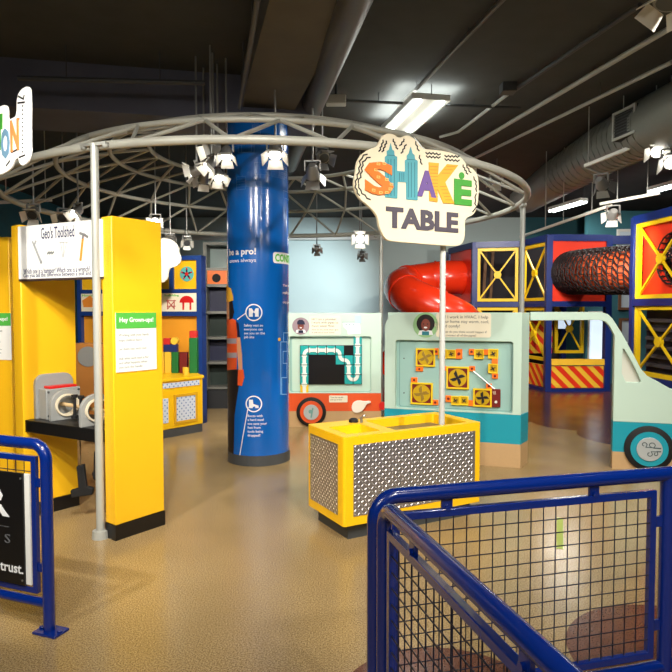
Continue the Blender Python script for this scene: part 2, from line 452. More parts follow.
# ================================================================== THE CANOPY
CX, CY = -.68, 6.65
RINGS = [(2.6, 2.6, .031), (2.1, 2.88, .023), (1.62, 3.06, .022), (1.25, 3.16, .022)]
cn = thing('truss_canopy', (CX, CY, 0), 'round grey tubular truss canopy on thin posts circling the blue pillar', 'canopy')
def rp(k, deg):
    R, z, _ = RINGS[k]; return Vector((CX+R*cos(radians(deg)), CY+R*sin(radians(deg)), z))
for k in range(4):
    obj('hoop', MB().tube([rp(k, i*3.75) for i in range(96)], RINGS[k][2], 10, closed=True), TRS, cn)
st = []
for k in range(3):
    o = 7.5*(k % 2)
    for i in range(24):
        a = o+15*i
        st.append((rp(k+1, a+7.5), rp(k, a))); st.append((rp(k+1, a-7.5), rp(k, a)))
st.sort(key=lambda s: ((s[0]+s[1])/2-EYE).length/(2 if ((s[0]+s[1])/2).x > -3 else 1))
rest = MB()
for i, (a, b) in enumerate(st):
    if i < 98: obj('strut', MB().cyl(a, b, .0145, 8), TRS, cn)
    else: rest.cyl(a, b, .0145, 8)
obj('strut', rest, TRS, cn, stuff=True)
POST = mat('post_grey', (176, 178, 172), .4, metal=.2)
for px, d in ((97.2, 4.03), (521.5, 6.35), (381, 8.88), (160.5, 8.58)):
    x = (px-336)/FPX*d
    po = obj('post', MB().cyl((x, d, 0), (x, d, 2.565), .026, 14), POST, cn)
    obj('base_flange', MB().tube([(x, d, 0), (x, d, .05), (x, d, .052)], [.055, .05, .03], 16), POST, po)
    ang = atan2(d-CY, x-CX); tx, ty = -sin(ang), cos(ang)
    obj('clamp', MB().bar((x-tx*.1, d-ty*.1, 2.56), (x+tx*.1, d+ty*.1, 2.56), .04, .02).ball((x-tx*.085, d-ty*.085, 2.55), .022).ball((x+tx*.085, d+ty*.085, 2.55), .022), POST, po)
# ================================================================== THE PILLAR
PR = .305; PY = gnd(258, 466.5).y+PR; PX = (258.3-336)/FPX*PY
pl = thing('pillar', (PX, PY, 0), 'tall round blue pillar with construction safety graphics', 'pillar')
obj('column', MB().tube([(PX, PY, .0), (PX, PY, 3.32)], PR, 64), BLUP, pl)
obj('base_band', MB().tube([(PX, PY, 0), (PX, PY, .1)], PR+.006, 64), DGR, pl)
C = FC(PX, PY, PR, atan2(-PY, -PX))
S = .04
def pxl(L, k, ox, oy): return C.pts(L, .004, k, ox, oy)
k5 = (4.2, 160, 230)
w = obj('worker_graphic', MB().prism(C, pxl([(262, 590), (330, 585), (330, 660), (318, 672), (312, 780), (308, 960), (262, 960)], *k5), .001, .003, sub=S), HAIR, pl, label='dark trousers of the printed worker')
obj('vest', MB().prism(C, pxl([(258, 375), (300, 372), (318, 378), (324, 430), (322, 585), (258, 590)], *k5), .003, .005, sub=S), VEST, w, label='orange printed safety vest')
m = MB()
for y in (455, 515): m.prism(C, pxl([(258, y), (322, y), (322, y+22), (258, y+22)], *k5), .005, .0065, sub=S)
obj('vest_stripe', m, mat('grey_stripe', (170, 160, 170), .5), w)
obj('face', MB().prism(C, pxl([(262, 300), (292, 300), (297, 335), (294, 375), (262, 378)], *k5), .003, .005, sub=S), SKIN, w)
obj('hair', MB().prism(C, pxl([(290, 288), (304, 300), (312, 345), (304, 372), (292, 378), (296, 335)], *k5), .005, .006, sub=S), HAIR, w)
obj('sleeve', MB().prism(C, pxl([(316, 378), (330, 392), (336, 450), (322, 452)], *k5), .003, .0045, sub=S), mat('sleeve_print', (20, 34, 70), .5), w)
obj('arm', MB().prism(C, pxl([(320, 450), (336, 450), (344, 520), (346, 590), (330, 592)], *k5), .003, .0045, sub=S), SKIN, w)
obj('glove', MB().prism(C, pxl([(328, 588), (350, 586), (354, 620), (344, 655), (326, 652), (332, 625)], *k5), .003, .005, sub=S), VEST, w)
obj('helmet', MB().prism(C, pxl([(256, 300), (256, 240), (280, 230), (298, 245), (307, 278), (308, 296), (290, 302)], *k5), .005, .008, sub=S), GOLD, w, label='yellow printed hard hat')
def ctext(par, s, tl, br, m, bold=.01):
    x0, z1 = C.px(*tl, .004); x1, z0 = C.px(*br, .004)
    obj('lettering', MB().text(C, s, x0, x1, z0, z1, .001, bold), m, par, label='white lettering "%s"' % s if len(s) < 40 else None)
ctext(pl, 'be a pro!', (228.9, 249), (256, 256.5), WINK, .03)
ctext(pl, 'crews always', (229.5, 259.3), (256, 263), WINK, .0)
x0, z1 = C.px(275, 253.5, .004); z0 = C.px(275, 261.5, .004)[1]
obj('lettering', MB().text(C, 'CONSTRUCTION', x0, x0+.62, z0, z1, .004, .03), GRN, pl, label='green lettering wrapping round the pillar')
obj('lettering_outline', MB().rect(C, x0-.02, x0+.64, z0-.015, z1+.015, .001, .003, .025, sub=S), WINK, pl)
for y, s in ((284, 'You help'), (291, 'make our'), (301, 'city grow')):
    a, z = C.px(283, y, .004); obj('lettering', MB().text(C, s, a, a+.2, z-.03, z, .001), WINK, pl)
def icon(px, py, r, lines, lx, ly, tail):
    a, c = C.px(px, py, .004)
    ic = obj('icon_ring', MB().ring(C, a, c, r, r*.86, .001, .003, sub=S), WINK, pl)
    obj('callout_line', MB().stroke(C, pxl(tail, *k5), .008, .001, .002, sub=S), WINK, ic)
    for i, s in enumerate(lines):
        x, z = C.px(lx, ly+i*3.9, .004)
        obj('lettering', MB().text(C, s, x, x+.2, z-.0235, z, .001, .005, mode='cap'), WINK, ic)
    return ic, a, c
ic, a, c = icon(253.7, 312.5, .082, ['Safety vest so', 'everyone can', 'see you on the', 'job site'], 244, 324, [(325, 375), (362, 348)])
obj('vest_symbol', MB().prism(C, [(a+x*.0115, c+y*.0115) for x, y in ((-4, -3.5), (4, -3.5), (4, 3.5), (1.6, 3.5), (.2, .5), (-1.6, 3.5), (-4, 3.5))], .001, .003), WINK, ic)
ic, a, c = icon(253.7, 404, .08, ['Boots with', 'a hard steel', 'toe save your', 'feet from', 'tools being', 'dropped!'], 247.5, 414.5, [(370, 745), (334, 950)])
obj('boot_symbol', MB().prism(C, [(a+x*.0115, c+y*.0115) for x, y in ((-4, 3.5), (-.8, 3.5), (-.3, 0), (4, -1.5), (4, -3.5), (-4, -3.5))], .001, .003), WINK, ic)
m = MB()
Z = [(508, 540), (508, 470), (520, 470), (520, 432), (545, 432)]
m.stroke(C, pxl(Z, *k5), .008, .001, .002, sub=S)
m.stroke(C, pxl([(520, 470), (534, 470), (534, 510), (518, 510), (518, 560), (534, 560), (534, 620), (512, 620), (512, 690), (532, 690)], *k5), .008, .001, .002, sub=S)
m.stroke(C, pxl([(508, 540), (508, 690)], *k5), .008, .001, .002, sub=S)
obj('skyline_outline', m, SKY_L, pl, label='pale blue zigzag skyline line')
a, c = C.px(279.5, 339.5, .004)
obj('drop_symbol', MB().disc(C, a, c, .017, .001, .003, 10), GOLD, pl)
m = MB()
for i in range(16):
    a = -.30+.6*random.random(); c = 2.55+.75*random.random(); w_ = .06+.12*random.random(); h_ = .04+.1*random.random()
    m.stroke(C, [(a, c), (a+w_, c), (a+w_, c+h_), (a, c+h_), (a, c)], .003, .0008, .0014, sub=S)
    if i % 3 == 0:
        for q in range(5): m.stroke(C, [(a, c+h_*q/5), (a+w_, c+h_*q/5)], .002, .0008, .0014, sub=S)
obj('blueprint_lines', m, mat('faint_line', (70, 130, 205), .4), pl)
# ================================================================== THE SHAKE TABLE
TA = gnd(343.6, 527.6, .104); fr = FT((TA.x, TA.y, 0), 28.4); TD = 28.4
back = F(fr.o, fr.x); 
tb = thing('shake_table', TA*1, 'yellow shake table box with diamond plate steel sides', 'table', deg=TD)
tb.location.z = 0; WM[tb.name] = Matrix.Translation((TA.x, TA.y, 0)) @ Matrix.Rotation(radians(TD), 4, 'Z')
TL, TW, TZ = 1.145, .53, .687
top = F(fr.p(0, 0), fr.x, -fr.n)      # plan frame: c runs to the back; b is up
def plan(mb, outer, z0, z1, holes=(), f=None):
    f = f or top
    return mb.prism(f, outer, z0, z1, holes)
binr = rrect(.075, .335, .085, .36, .02); well = rrect(.43, 1.06, .05, .455, .02)
obj('cabinet_body', plan(MB(), rrect(0, TL, 0, TW, .022), .104, TZ, [binr, well]), YELP, tb, .006)
obj('bin_floor', plan(MB(), rrect(.07, .34, .08, .365, 0), .56, .58), YELP, tb)
obj('shaker_plate', plan(MB(), rrect(.44, 1.025, .085, .445, .02), .60, .625), mat('shaker_plate', (84, 90, 100), .3, metal=.5), tb)
obj('well_liner', plan(MB(), rrect(.425, 1.04, .07, .46, .02), .55, .58), BLKM, tb)
obj('plinth', plan(MB(), rrect(.06, TL-.06, .05, TW-.05, 0), 0, .105), mat('plinth', (60, 64, 66), .5), tb)
def tread(fr, a0, a1, c0, c1, b, st=.036):
    m = MB()
    j = 0; y = c0+st*.5
    while y < c1-st*.3:
        x = a0+st*.5; i = 0
        while x < a1-st*.3:
            s = 1 if (i+j) % 2 else -1; l = st*.50; w = st*.15
            d = Vector((cos(pi/4*s), sin(pi/4*s))); n = Vector((-d.y, d.x))
            q = [fr.p(x+d.x*l*e+n.x*w*g, y+d.y*l*e+n.y*w*g, b) for e, g in ((-1, 0), (0, -1), (1, 0), (0, 1))]
            t = fr.p(x-d.x*l*.4, y-d.y*l*.4, b+.0035); u = fr.p(x+d.x*l*.4, y+d.y*l*.4, b+.0035)
            Q = [m.b.verts.new(v) for v in q]; T = m.b.verts.new(t); U = m.b.verts.new(u)
            m._f((Q[0], Q[1], T)); m._f((Q[1], U, T)); m._f((Q[1], Q[2], U)); m._f((Q[2], Q[3], U)); m._f((Q[3], T, U)); m._f((Q[3], Q[0], T))
            x += st; i += 1
        y += st; j += 1
    return m
tp0 = obj('tread_plate', MB().box(fr, .072, 1.085, .163, .63, 0, .003), STL, tb)
obj('tread_pattern', tread(fr, .072, 1.085, .163, .63, .003, .0262), mat('tread_bright', (225, 222, 222), .4, metal=.6), tp0)  # lighter copy of the plate steel, glints put into the colour
sd = F(fr.p(0, 0, -TW), fr.n)                        # the left end, seen from its outside
tp1 = obj('tread_plate', MB().box(sd, .05, TW-.075, .163, .63, 0, .003), PERF, tb, label='finely dimpled steel end plate')
obj('tread_pattern', tread(sd, .05, TW-.075, .163, .63, .003, .02), PERF, tp1)
p = top.p(.33, .445, TZ)
kn = obj('control_knob', MB().tube([p, p+Vector((0, 0, .02)), p+Vector((0, 0, .028))], [.035, .033, .02], 16), BLKM, tb)
p2 = top.p(.37, .40, TZ)
obj('lever', MB().tube([p2, p2+Vector((0, 0, .035)), p2+Vector((.02, -.01, .045))], [.012, .009, .008], 10).ball(p2+Vector((.02, -.01, .048)), .013), SIL, tb)
# its sign on a pole
so = top.p(.85, .085, 0); sf = FT(so, TD)
sg = thing('exhibit_sign', top.p(.85, .085, .625), 'cream "SHAKE TABLE" sign with colourful letters on a pole', 'sign')
obj('pole', MB().cyl(top.p(.85, .085, .625), so+Vector((0, 0, 2.3)), .021, 14), LGR, sg)
obj('pole_collar', MB().cyl(top.p(.85, .085, .625), top.p(.85, .085, .66), .04, 16), LGR, sg)
k3 = (4.2, 340, 120); B0, B1 = .055, .08
out = [(190, 500), (165, 450), (160, 402), (118, 358), (75, 325), (58, 270), (66, 232), (74, 165), (112, 125), (158, 112), (170, 85), (185, 58), (222, 56), (250, 78), (282, 60), (318, 80), (345, 122), (380, 124), (440, 130), (490, 144), (520, 168), (534, 192), (564, 207), (581, 235), (585, 300), (576, 372), (560, 400), (528, 412), (525, 440), (525, 500), (505, 528), (470, 530), (340, 520), (215, 510)]
brd = obj('sign_board', MB().prism(sf, chaikin(sf.pts(out, B1, *k3), 2), B0, B1), mat('sign_cream', (226, 214, 186), .5), sg, .003)
def S3(L): return sf.pts(L, B1, *k3)
def bb(a, b): 
    (x0, z1), (x1, z0) = sf.px(340+a[0]/4.2, 120+a[1]/4.2, B1), sf.px(340+b[0]/4.2, 120+b[1]/4.2, B1); return x0, x1, z0, z1
obj('lettering', MB().text(sf, 'TABLE', *bb((192, 362), (495, 474)), B1, .04, th=.006), CHAR, brd, label='dark grey word "TABLE"')
ltr = obj('letter_s', MB().text(sf, 'S', *bb((100, 168), (222, 322)), B1+.006, .045, th=.006), mat('orange_letter', (228, 112, 28), .5), brd, label='orange letter S')
m = MB()
for (x, y) in ((150, 180), (175, 178), (140, 205), (150, 235), (185, 245), (205, 265), (130, 290), (160, 300), (185, 300), (200, 285)): obj('window_print', MB().frame(sf, *bb((x, y), (x+14, y+12)), .004, B1+.0122, B1+.0132), mat('pale_orange', (250, 190, 110), .5), ltr)
H_ = [(188, 325), (188, 155), (196, 148), (196, 130), (205, 125), (212, 98), (218, 125), (226, 130), (228, 150), (239, 155), (239, 214), (272, 217), (272, 170), (280, 165), (280, 150), (288, 140), (296, 113), (303, 140), (312, 148), (314, 165), (325, 172), (325, 338), (277, 334), (276, 262), (241, 260), (240, 330)]
lh = obj('letter_h', MB().prism(sf, S3(H_), B1, B1+.005), mat('letter_teal', (70, 150, 162), .5), brd, label='teal letter H drawn as two towers')
m = MB()
for x in (200, 212, 226): m.stroke(sf, S3([(x, 165), (x, 318)]), .004, B1+.005, B1+.0062)
for x in (285, 298, 312): m.stroke(sf, S3([(x, 180), (x, 325)]), .004, B1+.005, B1+.0062)
for x in (248, 258, 266): m.stroke(sf, S3([(x, 222), (x, 256)]), .004, B1+.005, B1+.0062)
m.stroke(sf, S3([(196, 148), (228, 150)]), .004, B1+.005, B1+.006).stroke(sf, S3([(280, 166), (314, 168)]), .004, B1+.005, B1+.006)
obj('facade_lines', m, mat('letter_teal_dark', (24, 96, 112), .5), lh)
obj('letter_a', MB().text(sf, 'A', *bb((323, 208), (402, 328)), B1, .05, th=.008), mat('letter_purple', (98, 70, 138), .5), brd, label='purple letter A')
K_ = [(372, 178), (413, 182), (410, 232), (448, 186), (495, 190), (440, 262), (478, 352), (432, 350), (408, 290), (408, 345), (374, 340)]
lk = obj('letter_k', MB().prism(sf, S3(K_), B1, B1+.0065), mat('letter_gold', (224, 160, 30), .5), brd, label='yellow letter K with plank lines')
m = MB()
for y in range(196, 345, 14):
    m.stroke(sf, S3([(376, y), (408, y+1)]), .003, B1+.0065, B1+.0075)
    if y < 235: m.stroke(sf, S3([(478-(y-190)*.73-28, y), (484-(y-190)*.73, y)]), .003, B1+.0065, B1+.0075)
    if y > 275: m.stroke(sf, S3([(436+(y-262)*.42-26, y), (436+(y-262)*.42, y)]), .003, B1+.0065, B1+.0075)
obj('plank_lines', m, mat('gold_dark', (176, 104, 14), .5), lk)
le = obj('letter_e', MB().text(sf, 'E', *bb((478, 246), (551, 362)), B1+.002, .05, th=.006), mat('letter_green', (58, 146, 46), .5), brd, label='green letter E with a small apple above')
a, c = sf.px(340+510/4.2, 120+234/4.2, B1)
obj('apple_print', MB().disc(sf, a, c, .024, B1, B1+.005, 16), mat('letter_green', (58, 146, 46), .5), le)
m = MB()
def zig(L, n=9, am=5):
    P = chaikin([tuple(map(float, p)) for p in L], 1, False); Q = []
    tot = sum(math.dist(p, q) for p, q in zip(P, P[1:])); acc = 0; kk = 0; stp = tot/(n*2)
    for p, q in zip(P, P[1:]):
        d = math.dist(p, q)
        while kk*stp <= acc+d:
            t = (kk*stp-acc)/d; nx, ny = -(q[1]-p[1])/d, (q[0]-p[0])/d; s = am if kk % 2 else -am
            Q.append((p[0]+(q[0]-p[0])*t+nx*s*.5, p[1]+(q[1]-p[1])*t+ny*s*.5)); kk += 1
        acc += d
    return Q
for L, n, am in (([(112, 142), (85, 160), (82, 205), (70, 245)], 4, 6), ([(70, 245), (62, 280), (80, 318)], 3, 5), ([(125, 155), (96, 172), (92, 205), (86, 238), (74, 262)], 5, 6), ([(76, 270), (88, 305), (125, 336)], 3, 5),
              ([(165, 132), (182, 86)], 3, 4), ([(178, 134), (196, 90)], 3, 4), ([(222, 82), (240, 122)], 3, 4), ([(252, 108), (270, 82)], 2, 4), ([(258, 140), (280, 96)], 3, 4), ([(316, 92), (330, 130)], 2, 4), ([(332, 150), (342, 186)], 2, 4),
              ([(360, 140), (395, 140), (420, 146)], 4, 6), ([(362, 154), (420, 158)], 4, 6), ([(440, 152), (500, 154)], 4, 6), ([(440, 166), (500, 172)], 4, 6), ([(515, 190), (535, 228)], 3, 4), ([(530, 190), (548, 222)], 2, 4),
              ([(560, 240), (572, 262), (572, 300)], 3, 4), ([(570, 310), (566, 350), (575, 370), (556, 384)], 3, 4)):
    obj('shake_line', MB().stroke(sf, S3(zig(L, n, am)), .009, B1, B1+.002), INKB, brd)
# ================================================================== VAN WALLS
def portrait(par, fr, px, py, r, rim, hair, skin, cap=None, b=0):
    a, c = fr.px(px, py, b)
    o = obj('portrait', MB().disc(fr, a, c, r, b, b+.004, 32), rim, par)
    if hair: obj('hair', MB().disc(fr, a, c+r*.12, r*.72, b+.004, b+.005, 28), hair, o)
    obj('face', MB().disc(fr, a, c+r*.0, r*.36, b+.005, b+.006, 24, r*.48), skin, o)
    obj('shirt', MB().prism(fr, [(a-r*.6, c-r*.78), (a+r*.6, c-r*.78), (a+r*.5, c-r*.45), (a+r*.15, c-r*.4), (a-r*.15, c-r*.4), (a-r*.5, c-r*.45)], b+.004, b+.0055), WINK, o)
    obj('overalls', MB().rect(fr, a-r*.28, a+r*.28, c-r*.8, c-r*.5, b+.0055, b+.0065), TLD if not cap else NAVY, o)
    m = MB()
    for s in (-1, 1): m.disc(fr, a+s*r*.15, c+r*.08, r*.05, b+.006, b+.0068, 10)
    obj('eyes', m, INKB, o)
    obj('smile', MB().disc(fr, a, c-r*.2, r*.14, b+.006, b+.007, 14, r*.07), WINK, o)
    if cap:
        obj('cap', MB().prism(fr, [(a-r*.42, c+r*.18), (a-r*.42, c+r*.5), (a-r*.2, c+r*.72), (a+r*.2, c+r*.72), (a+r*.42, c+r*.5), (a+r*.5, c+r*.18)], b+.006, b+.008), cap, o)
    return o
# ---- HVAC wall
HO = Vector((.49, 6.24, 0)); HD = -18.2; hf = FT(HO, HD); HL = 1.325; HZ = 1.475
hv = thing('hvac_van_wall', HO, 'pale mint van-shaped play wall with yellow fan boxes in its recess', 'play wall', deg=HD)
r = .16
outl = [(0, .505), (HL, .505), (HL, HZ)]+[(r-r*sin(pi/2*i/8), HZ-r+r*cos(pi/2*i/8)) for i in range(9)]
x0, z1 = hf.px(395.5, 340, 0); x1, z0 = hf.px(512.4, 413.6, 0)
rec = rrect(x0, x1, z0, z1, .025)
obj('front_panel', MB().prism(hf, outl, -.07, 0, [rec]), MINT, hv, .004)
hp = F(hf.o, hf.x, -hf.n)
obj('rear_body', MB().prism(hp, [(.02, .06), (HL, .069), (HL+.062, .235), (.02, .235)], .505, HZ), MINT, hv)
obj('teal_band', MB().prism(hp, [(.0, .0), (HL, 0), (HL+.062, .235), (0, .235)], .225, .505), TEAL, hv)
obj('base', MB().prism(hp, [(.0, .0), (HL, 0), (HL+.062, .235), (0, .235)], 0, .225), TAN, hv)
rb = obj('recess_board', MB().box(hf, x0-.01, x1+.01, z0-.01, z1+.01, -.07, -.05), MINT2, hv)
obj('inset_line', MB().ring(hf, 0, 0, .001, .0005, -.07, -.069) if False else MB().prism(hf, rrect(x0+.03, x1-.012, z0+.012, z1-.012, .02), -.05, -.047, [rrect(x0+.034, x1-.016, z0+.016, z1-.016, .02)]), mat('groove', (96, 140, 138), .5), rb)
m = MB()
for y in (245, 390):
    a, c = hf.px(380+101/4.2, 300+y/4.2, -.05); m.disc(hf, a, c, .007, -.05, -.045, 10)
obj('screw', m, DGR, rb)
k4 = (4.2, 380, 300)
def hbox(x0, y0, x1, y1, b=-.045):
    a0, c1 = hf.px(380+x0/4.2, 300+y0/4.2, b); a1, c0 = hf.px(380+x1/4.2, 300+y1/4.2, b); return a0, a1, c0, c1
def fan(x0, y0, x1, y1, blade, tilt, big=True):
    a0, a1, c0, c1 = hbox(x0, y0, x1, y1); a = (a0+a1)/2; c = (c0+c1)/2; r = (a1-a0)/2; rz = (c1-c0)/2
    u = obj('fan_unit', MB().box(hf, a0+.004, a1-.004, c0+.004, c1-.004, -.05, -.03), MAR if big else BRASS, hv)
    obj('fan_frame', MB().frame(hf, a0, a1, c0, c1, .016 if big else .011, -.05, -.02), YELF, u, .002)
    if big: obj('fan_disc', MB().disc(hf, a, c, r*.8, -.03, -.027, 30), BRASS, u)
    m = MB(); R = r*(.72 if big else .6)
    for i in range(4):
        t = tilt+pi/2*i
        m.prism(hf, [(a+R*q*cos(t+s), c+R*q*sin(t+s)) for q, s in ((.14, -.9), (.55, -.12), (1, .0), (.72, .5), (.34, .95))], -.026, -.022)
    m.disc(hf, a, c, R*.22, -.027, -.02, 14)
    obj('fan_blade', m, blade, u)
    return u
FANG = mat('fan_olive', (150, 120, 40), .4); FANK = mat('fan_black', (26, 26, 34), .4)
fan(152, 202, 232, 280, FANG, .3); fan(280, 278, 374, 375, FANK, .2); fan(130, 345, 222, 440, FANG, .0); fan(392, 370, 470, 450, FANK, -.1)
for q in ((246, 206, 281, 246), (283, 208, 319, 245), (396, 206, 437, 248), (455, 205, 497, 246), (455, 267, 495, 308), (300, 402, 336, 441), (336, 402, 372, 442)): fan(*q, FANK, .5+q[0]*.01, False)
for q, hole in (((319, 205, 346, 247), 1), ((374, 205, 397, 230), 1), ((437, 207, 455, 230), 0), ((470, 246, 495, 268), 0), ((471, 308, 496, 330), 1), ((152, 280, 182, 299), 1), ((226, 202, 247, 230), 1), ((374, 277, 400, 299), 1), ((270, 277, 281, 296), 0), ((132, 324, 158, 346), 1), ((220, 418, 246, 441), 1), ((276, 400, 300, 428), 1), ((372, 420, 393, 445), 0), ((446, 350, 470, 372), 1)):
    a0, a1, c0, c1 = hbox(*q)
    o = obj('connector', MB().rect(hf, a0, a1, c0, c1, -.05, -.026, .006), ORP, hv, .002)
    if hole: obj('socket', MB().disc(hf, (a0+a1)/2, (c0+c1)/2, min(a1-a0, c1-c0)*.26, -.026, -.024, 12), MAR, o)
a0, a1, c0, c1 = hbox(470, 373, 506, 450)
o = obj('switch_box', MB().rect(hf, a0, a1, c0, c1, -.05, -.02, .006), MAR, hv, .002)
obj('button', MB().disc(hf, (a0+a1)/2, c0+(c1-c0)*.3, .013, -.02, -.01, 14), WMET, o)
m = MB()
for i in range(3): m.stroke(hf, [(a0+.012+i*.011, c1-.02), (a0+.02+i*.009, c1-.05)], .003, -.02, -.0185)
obj('symbol', m, CRM, o)
a, c = hf.px(380+392/4.2, 300+298/4.2, -.03); a1, c1 = hf.px(380+482/4.2, 300+374/4.2, -.03)
obj('rod', MB().cyl(hf.p(a, c, -.025), hf.p(a1, c1, -.025), .006, 8), SIL, hv)
portrait(hv, hf, 425.7, 325, .125, mat('green_circle', (150, 196, 140), .5), HAIR, SKIND)
a0, a1, c0, c1 = hbox(262, 55, 466, 158, 0)
bub = obj('speech_bubble', MB().rect(hf, a0-.06, a1, c0, c1, 0, .004, .02).prism(hf, [(a0-.06, (c0+c1)/2-.02), (a0-.06, (c0+c1)/2+.03), (a0-.10, (c0+c1)/2-.005)], 0, .004), CRM, hv)
def para(par, fr, x, x1, tops, ch, lines, b, m, bold=0):
    mb = MB()
    for t, s in zip(tops, lines): mb.text(fr, s, x, x1, t-ch, t, b, bold, mode='cap', th=.0008)
    obj('lettering', mb, m, par)
hh = c1-c0
para(bub, hf, a0-.01, a1-.02, [c1-.022, c1-.066, c1-.110], .029, ['Hi! I work in HVAC. I help', 'your home stay warm, cool,', 'and comfy!'], .004, INKB)
para(bub, hf, a0-.01, a1-.02, [c1-.17, c1-.204], .021, ['What do you think would happen if', 'we connect all of the pipes?'], .004, INKB)
# ---- plumbing wall
QO = Vector((-.78, 7.92, 0)); QD = .6; qf = FT(QO, QD); QL = 1.36; QZ = 1.462
pw = thing('plumbing_van_wall', QO, 'mint and orange van-shaped play wall with a black pipe puzzle board', 'play wall', deg=QD)
x0, z1 = qf.px(289.5, 336.5, 0); x1, z0 = qf.px(371, 395.5, 0); z0 = max(z0, .44)
obj('front_panel', MB().prism(qf, [(0, .43), (QL, .43), (QL, QZ), (0, QZ)], -.07, 0, [rrect(x0, x1, z0, z1, .025)]), MINT, pw, .004)
obj('rear_body', MB().box(qf, .02, QL-.01, .43, QZ, -.3, -.068), MINT, pw)
obj('orange_band', MB().box(qf, 0, QL, .2, .43, -.3, 0), ORG, pw)
obj('base', MB().box(qf, 0, QL, 0, .2, -.3, 0), TAN, pw)
obj('recess_board', MB().box(qf, x0-.01, x1+.01, z0-.01, z1+.01, -.07, -.05), MINT2, pw)
k1 = (3.36, 280, 280)
def qp(x, y, b=-.045): return qf.px(280+x/3.36, 280+y/3.36, b)
(a0, c1), (a1, c0) = qp(40, 196), qp(304, 382)
obj('inner_panel', MB().prism(qf, rrect(a0, a1, max(c0, z0+.01), c1, .03), -.05, -.046), MINT, pw)
(a0, c1), (a1, c0) = qp(67, 219), qp(275, 350)
pb = obj('puzzle_board', MB().rect(qf, a0, a1, c0, c1, -.047, -.03), mat('puzzle_black', (14, 14, 18), .3), pw)
tw = (a1-a0)/7; thh = (c1-c0)/4
PIPE = mat('pipe_white', (226, 232, 226), .35)
def tile(col, row, kind, rot=0):
    cx = a0+tw*(col+.5); cz = c1-thh*(row+.5); h = tw*.46; hz = thh*.46
    t = obj('pipe_tile', MB().rect(qf, cx-h, cx+h, cz-hz, cz+hz, -.03, -.018), TEALT if kind != 'cap' else YELF, pw, .002)
    w = h*.42; m = MB()
    if kind in ('h',): m.box(qf, cx-h*.8, cx+h*.8, cz-w, cz+w, -.018, -.01).box(qf, cx-h, cx-h*.72, cz-w*1.5, cz+w*1.5, -.018, -.006).box(qf, cx+h*.72, cx+h, cz-w*1.5, cz+w*1.5, -.018, -.006)
    elif kind in ('v', 'cap'): m.box(qf, cx-w, cx+w, cz-hz*.8, cz+hz*.8, -.018, -.01).box(qf, cx-w*1.5, cx+w*1.5, cz-hz, cz-hz*.72, -.018, -.006).box(qf, cx-w*1.5, cx+w*1.5, cz+hz*.72, cz+hz, -.018, -.006)
    else:
        sx, sz = rot                              # which two sides the bend joins
        ox, oz = cx+sx*h, cz+sz*hz; P = []
        for i in range(7):
            t_ = pi/2*i/6; P.append((ox-sx*(h+w)*cos(t_), oz-sz*(hz+w)*sin(t_)))
        for i in range(6, -1, -1):
            t_ = pi/2*i/6; P.append((ox-sx*(h-w)*cos(t_), oz-sz*(hz-w)*sin(t_)))
        m.prism(qf, P, -.018, -.01)
    obj('pipe', m, PIPE, t)
tile(0, 0, 'e', (1, -1)); [tile(c, 0, 'h') for c in (1, 2, 3)]; tile(4, 0, 'e', (-1, -1)); tile(4, 1, 'e', (1, 1)); tile(5, 1, 'e', (-1, -1)); tile(5, 2, 'v'); tile(5, 3, 'e', (1, 1)); tile(6, 3, 'e', (-1, 1))
[tile(6, r_, 'v') for r_ in (2, 1, 0, -1)]; [tile(0, r_, 'v') for r_ in (1, 2, 3)]; tile(0, 4, 'cap')
# wheel
def wheel(par, fr, a, c, r, ring, sw=False):
    w = obj('wheel', MB().tube([fr.p(a, c, .0), fr.p(a, c, .02), fr.p(a, c, .028)], [r, r, r-.012], 40), mat('tyre', (9, 9, 10), .7), par)
    obj('wheel_rim', MB().disc(fr, a, c, r*.76, .028, .036, 36), ring, w)
    h = obj('hub_cap', MB().disc(fr, a, c, r*.52, .036, .046, 32), mat('hub_silver', (198, 206, 210), .32, metal=.4), w, .003)
    m = MB()
    if sw:
        for (x, y, s, f) in ((-.22, .2, .16, 1), (.08, .18, .2, 1), (0, -.2, .16, -1), (.24, -.18, .12, -1)):
            P = [(a+r*(x+s*.7*cos(t)*(1-t/9)), c+r*(y+s*.7*f*sin(t)*(1-t/9))) for t in [i*.4 for i in range(12)]]
            m.stroke(fr, P, .007, .046, .048)
            m.stroke(fr, [(a+r*(x+s*.7), c+r*y-f*.0), (a+r*(x+s*.4), c+r*(y-.11*f)), (a+r*.44, c+r*(y-.12*f))], .007, .046, .048)
        obj('wind_print', m, mat('print_grey', (70, 90, 96), .4), w)
    else:
        m.disc(fr, a-.01, c+.01, r*.13, .046, .047, 14).stroke(fr, [(a, c-.06), (a+.02, c+.05)], .02, .046, .047)
        obj('hub_print', m, mat('print_teal', (120, 170, 170), .4), w)
    return w
a, c = qf.px(311.3, 412.4, 0); wheel(pw, qf, a, .192, .19, ORG)
P = [qp(*p, 0) for p in ((240, 424), (246, 410), (262, 403), (285, 407), (303, 404), (306, 412), (290, 416), (284, 430), (272, 443), (252, 446), (242, 438))]
obj('handle', MB().prism(qf, chaikin(P, 1), .0, .03), mat('handle_cream', (240, 232, 218), .4), pw, .004)
(s0, s3), (s1, s2) = qp(165, 388, 0), qp(227, 411, 0)
lb = obj('notice', MB().rect(qf, s0, s1, s2, s3, 0, .006, .01), CRM, pw)
para(lb, qf, s0+.015, s1-.012, [s3-.014, s3-.044], .018, ['Turn the handle', 'and see it flow'], .006, INKB)
a, c = qp(356, 436, 0); obj('red_knob', MB().tube([qf.p(QL+.02, .27, -.02), qf.p(QL+.02, .27, .03)], [.05, .05], 20), REDD, pw)
portrait(pw, qf, 300.8, 326, .11, mat('mauve_circle', (150, 130, 140), .5), None, SKIND, NAVY)
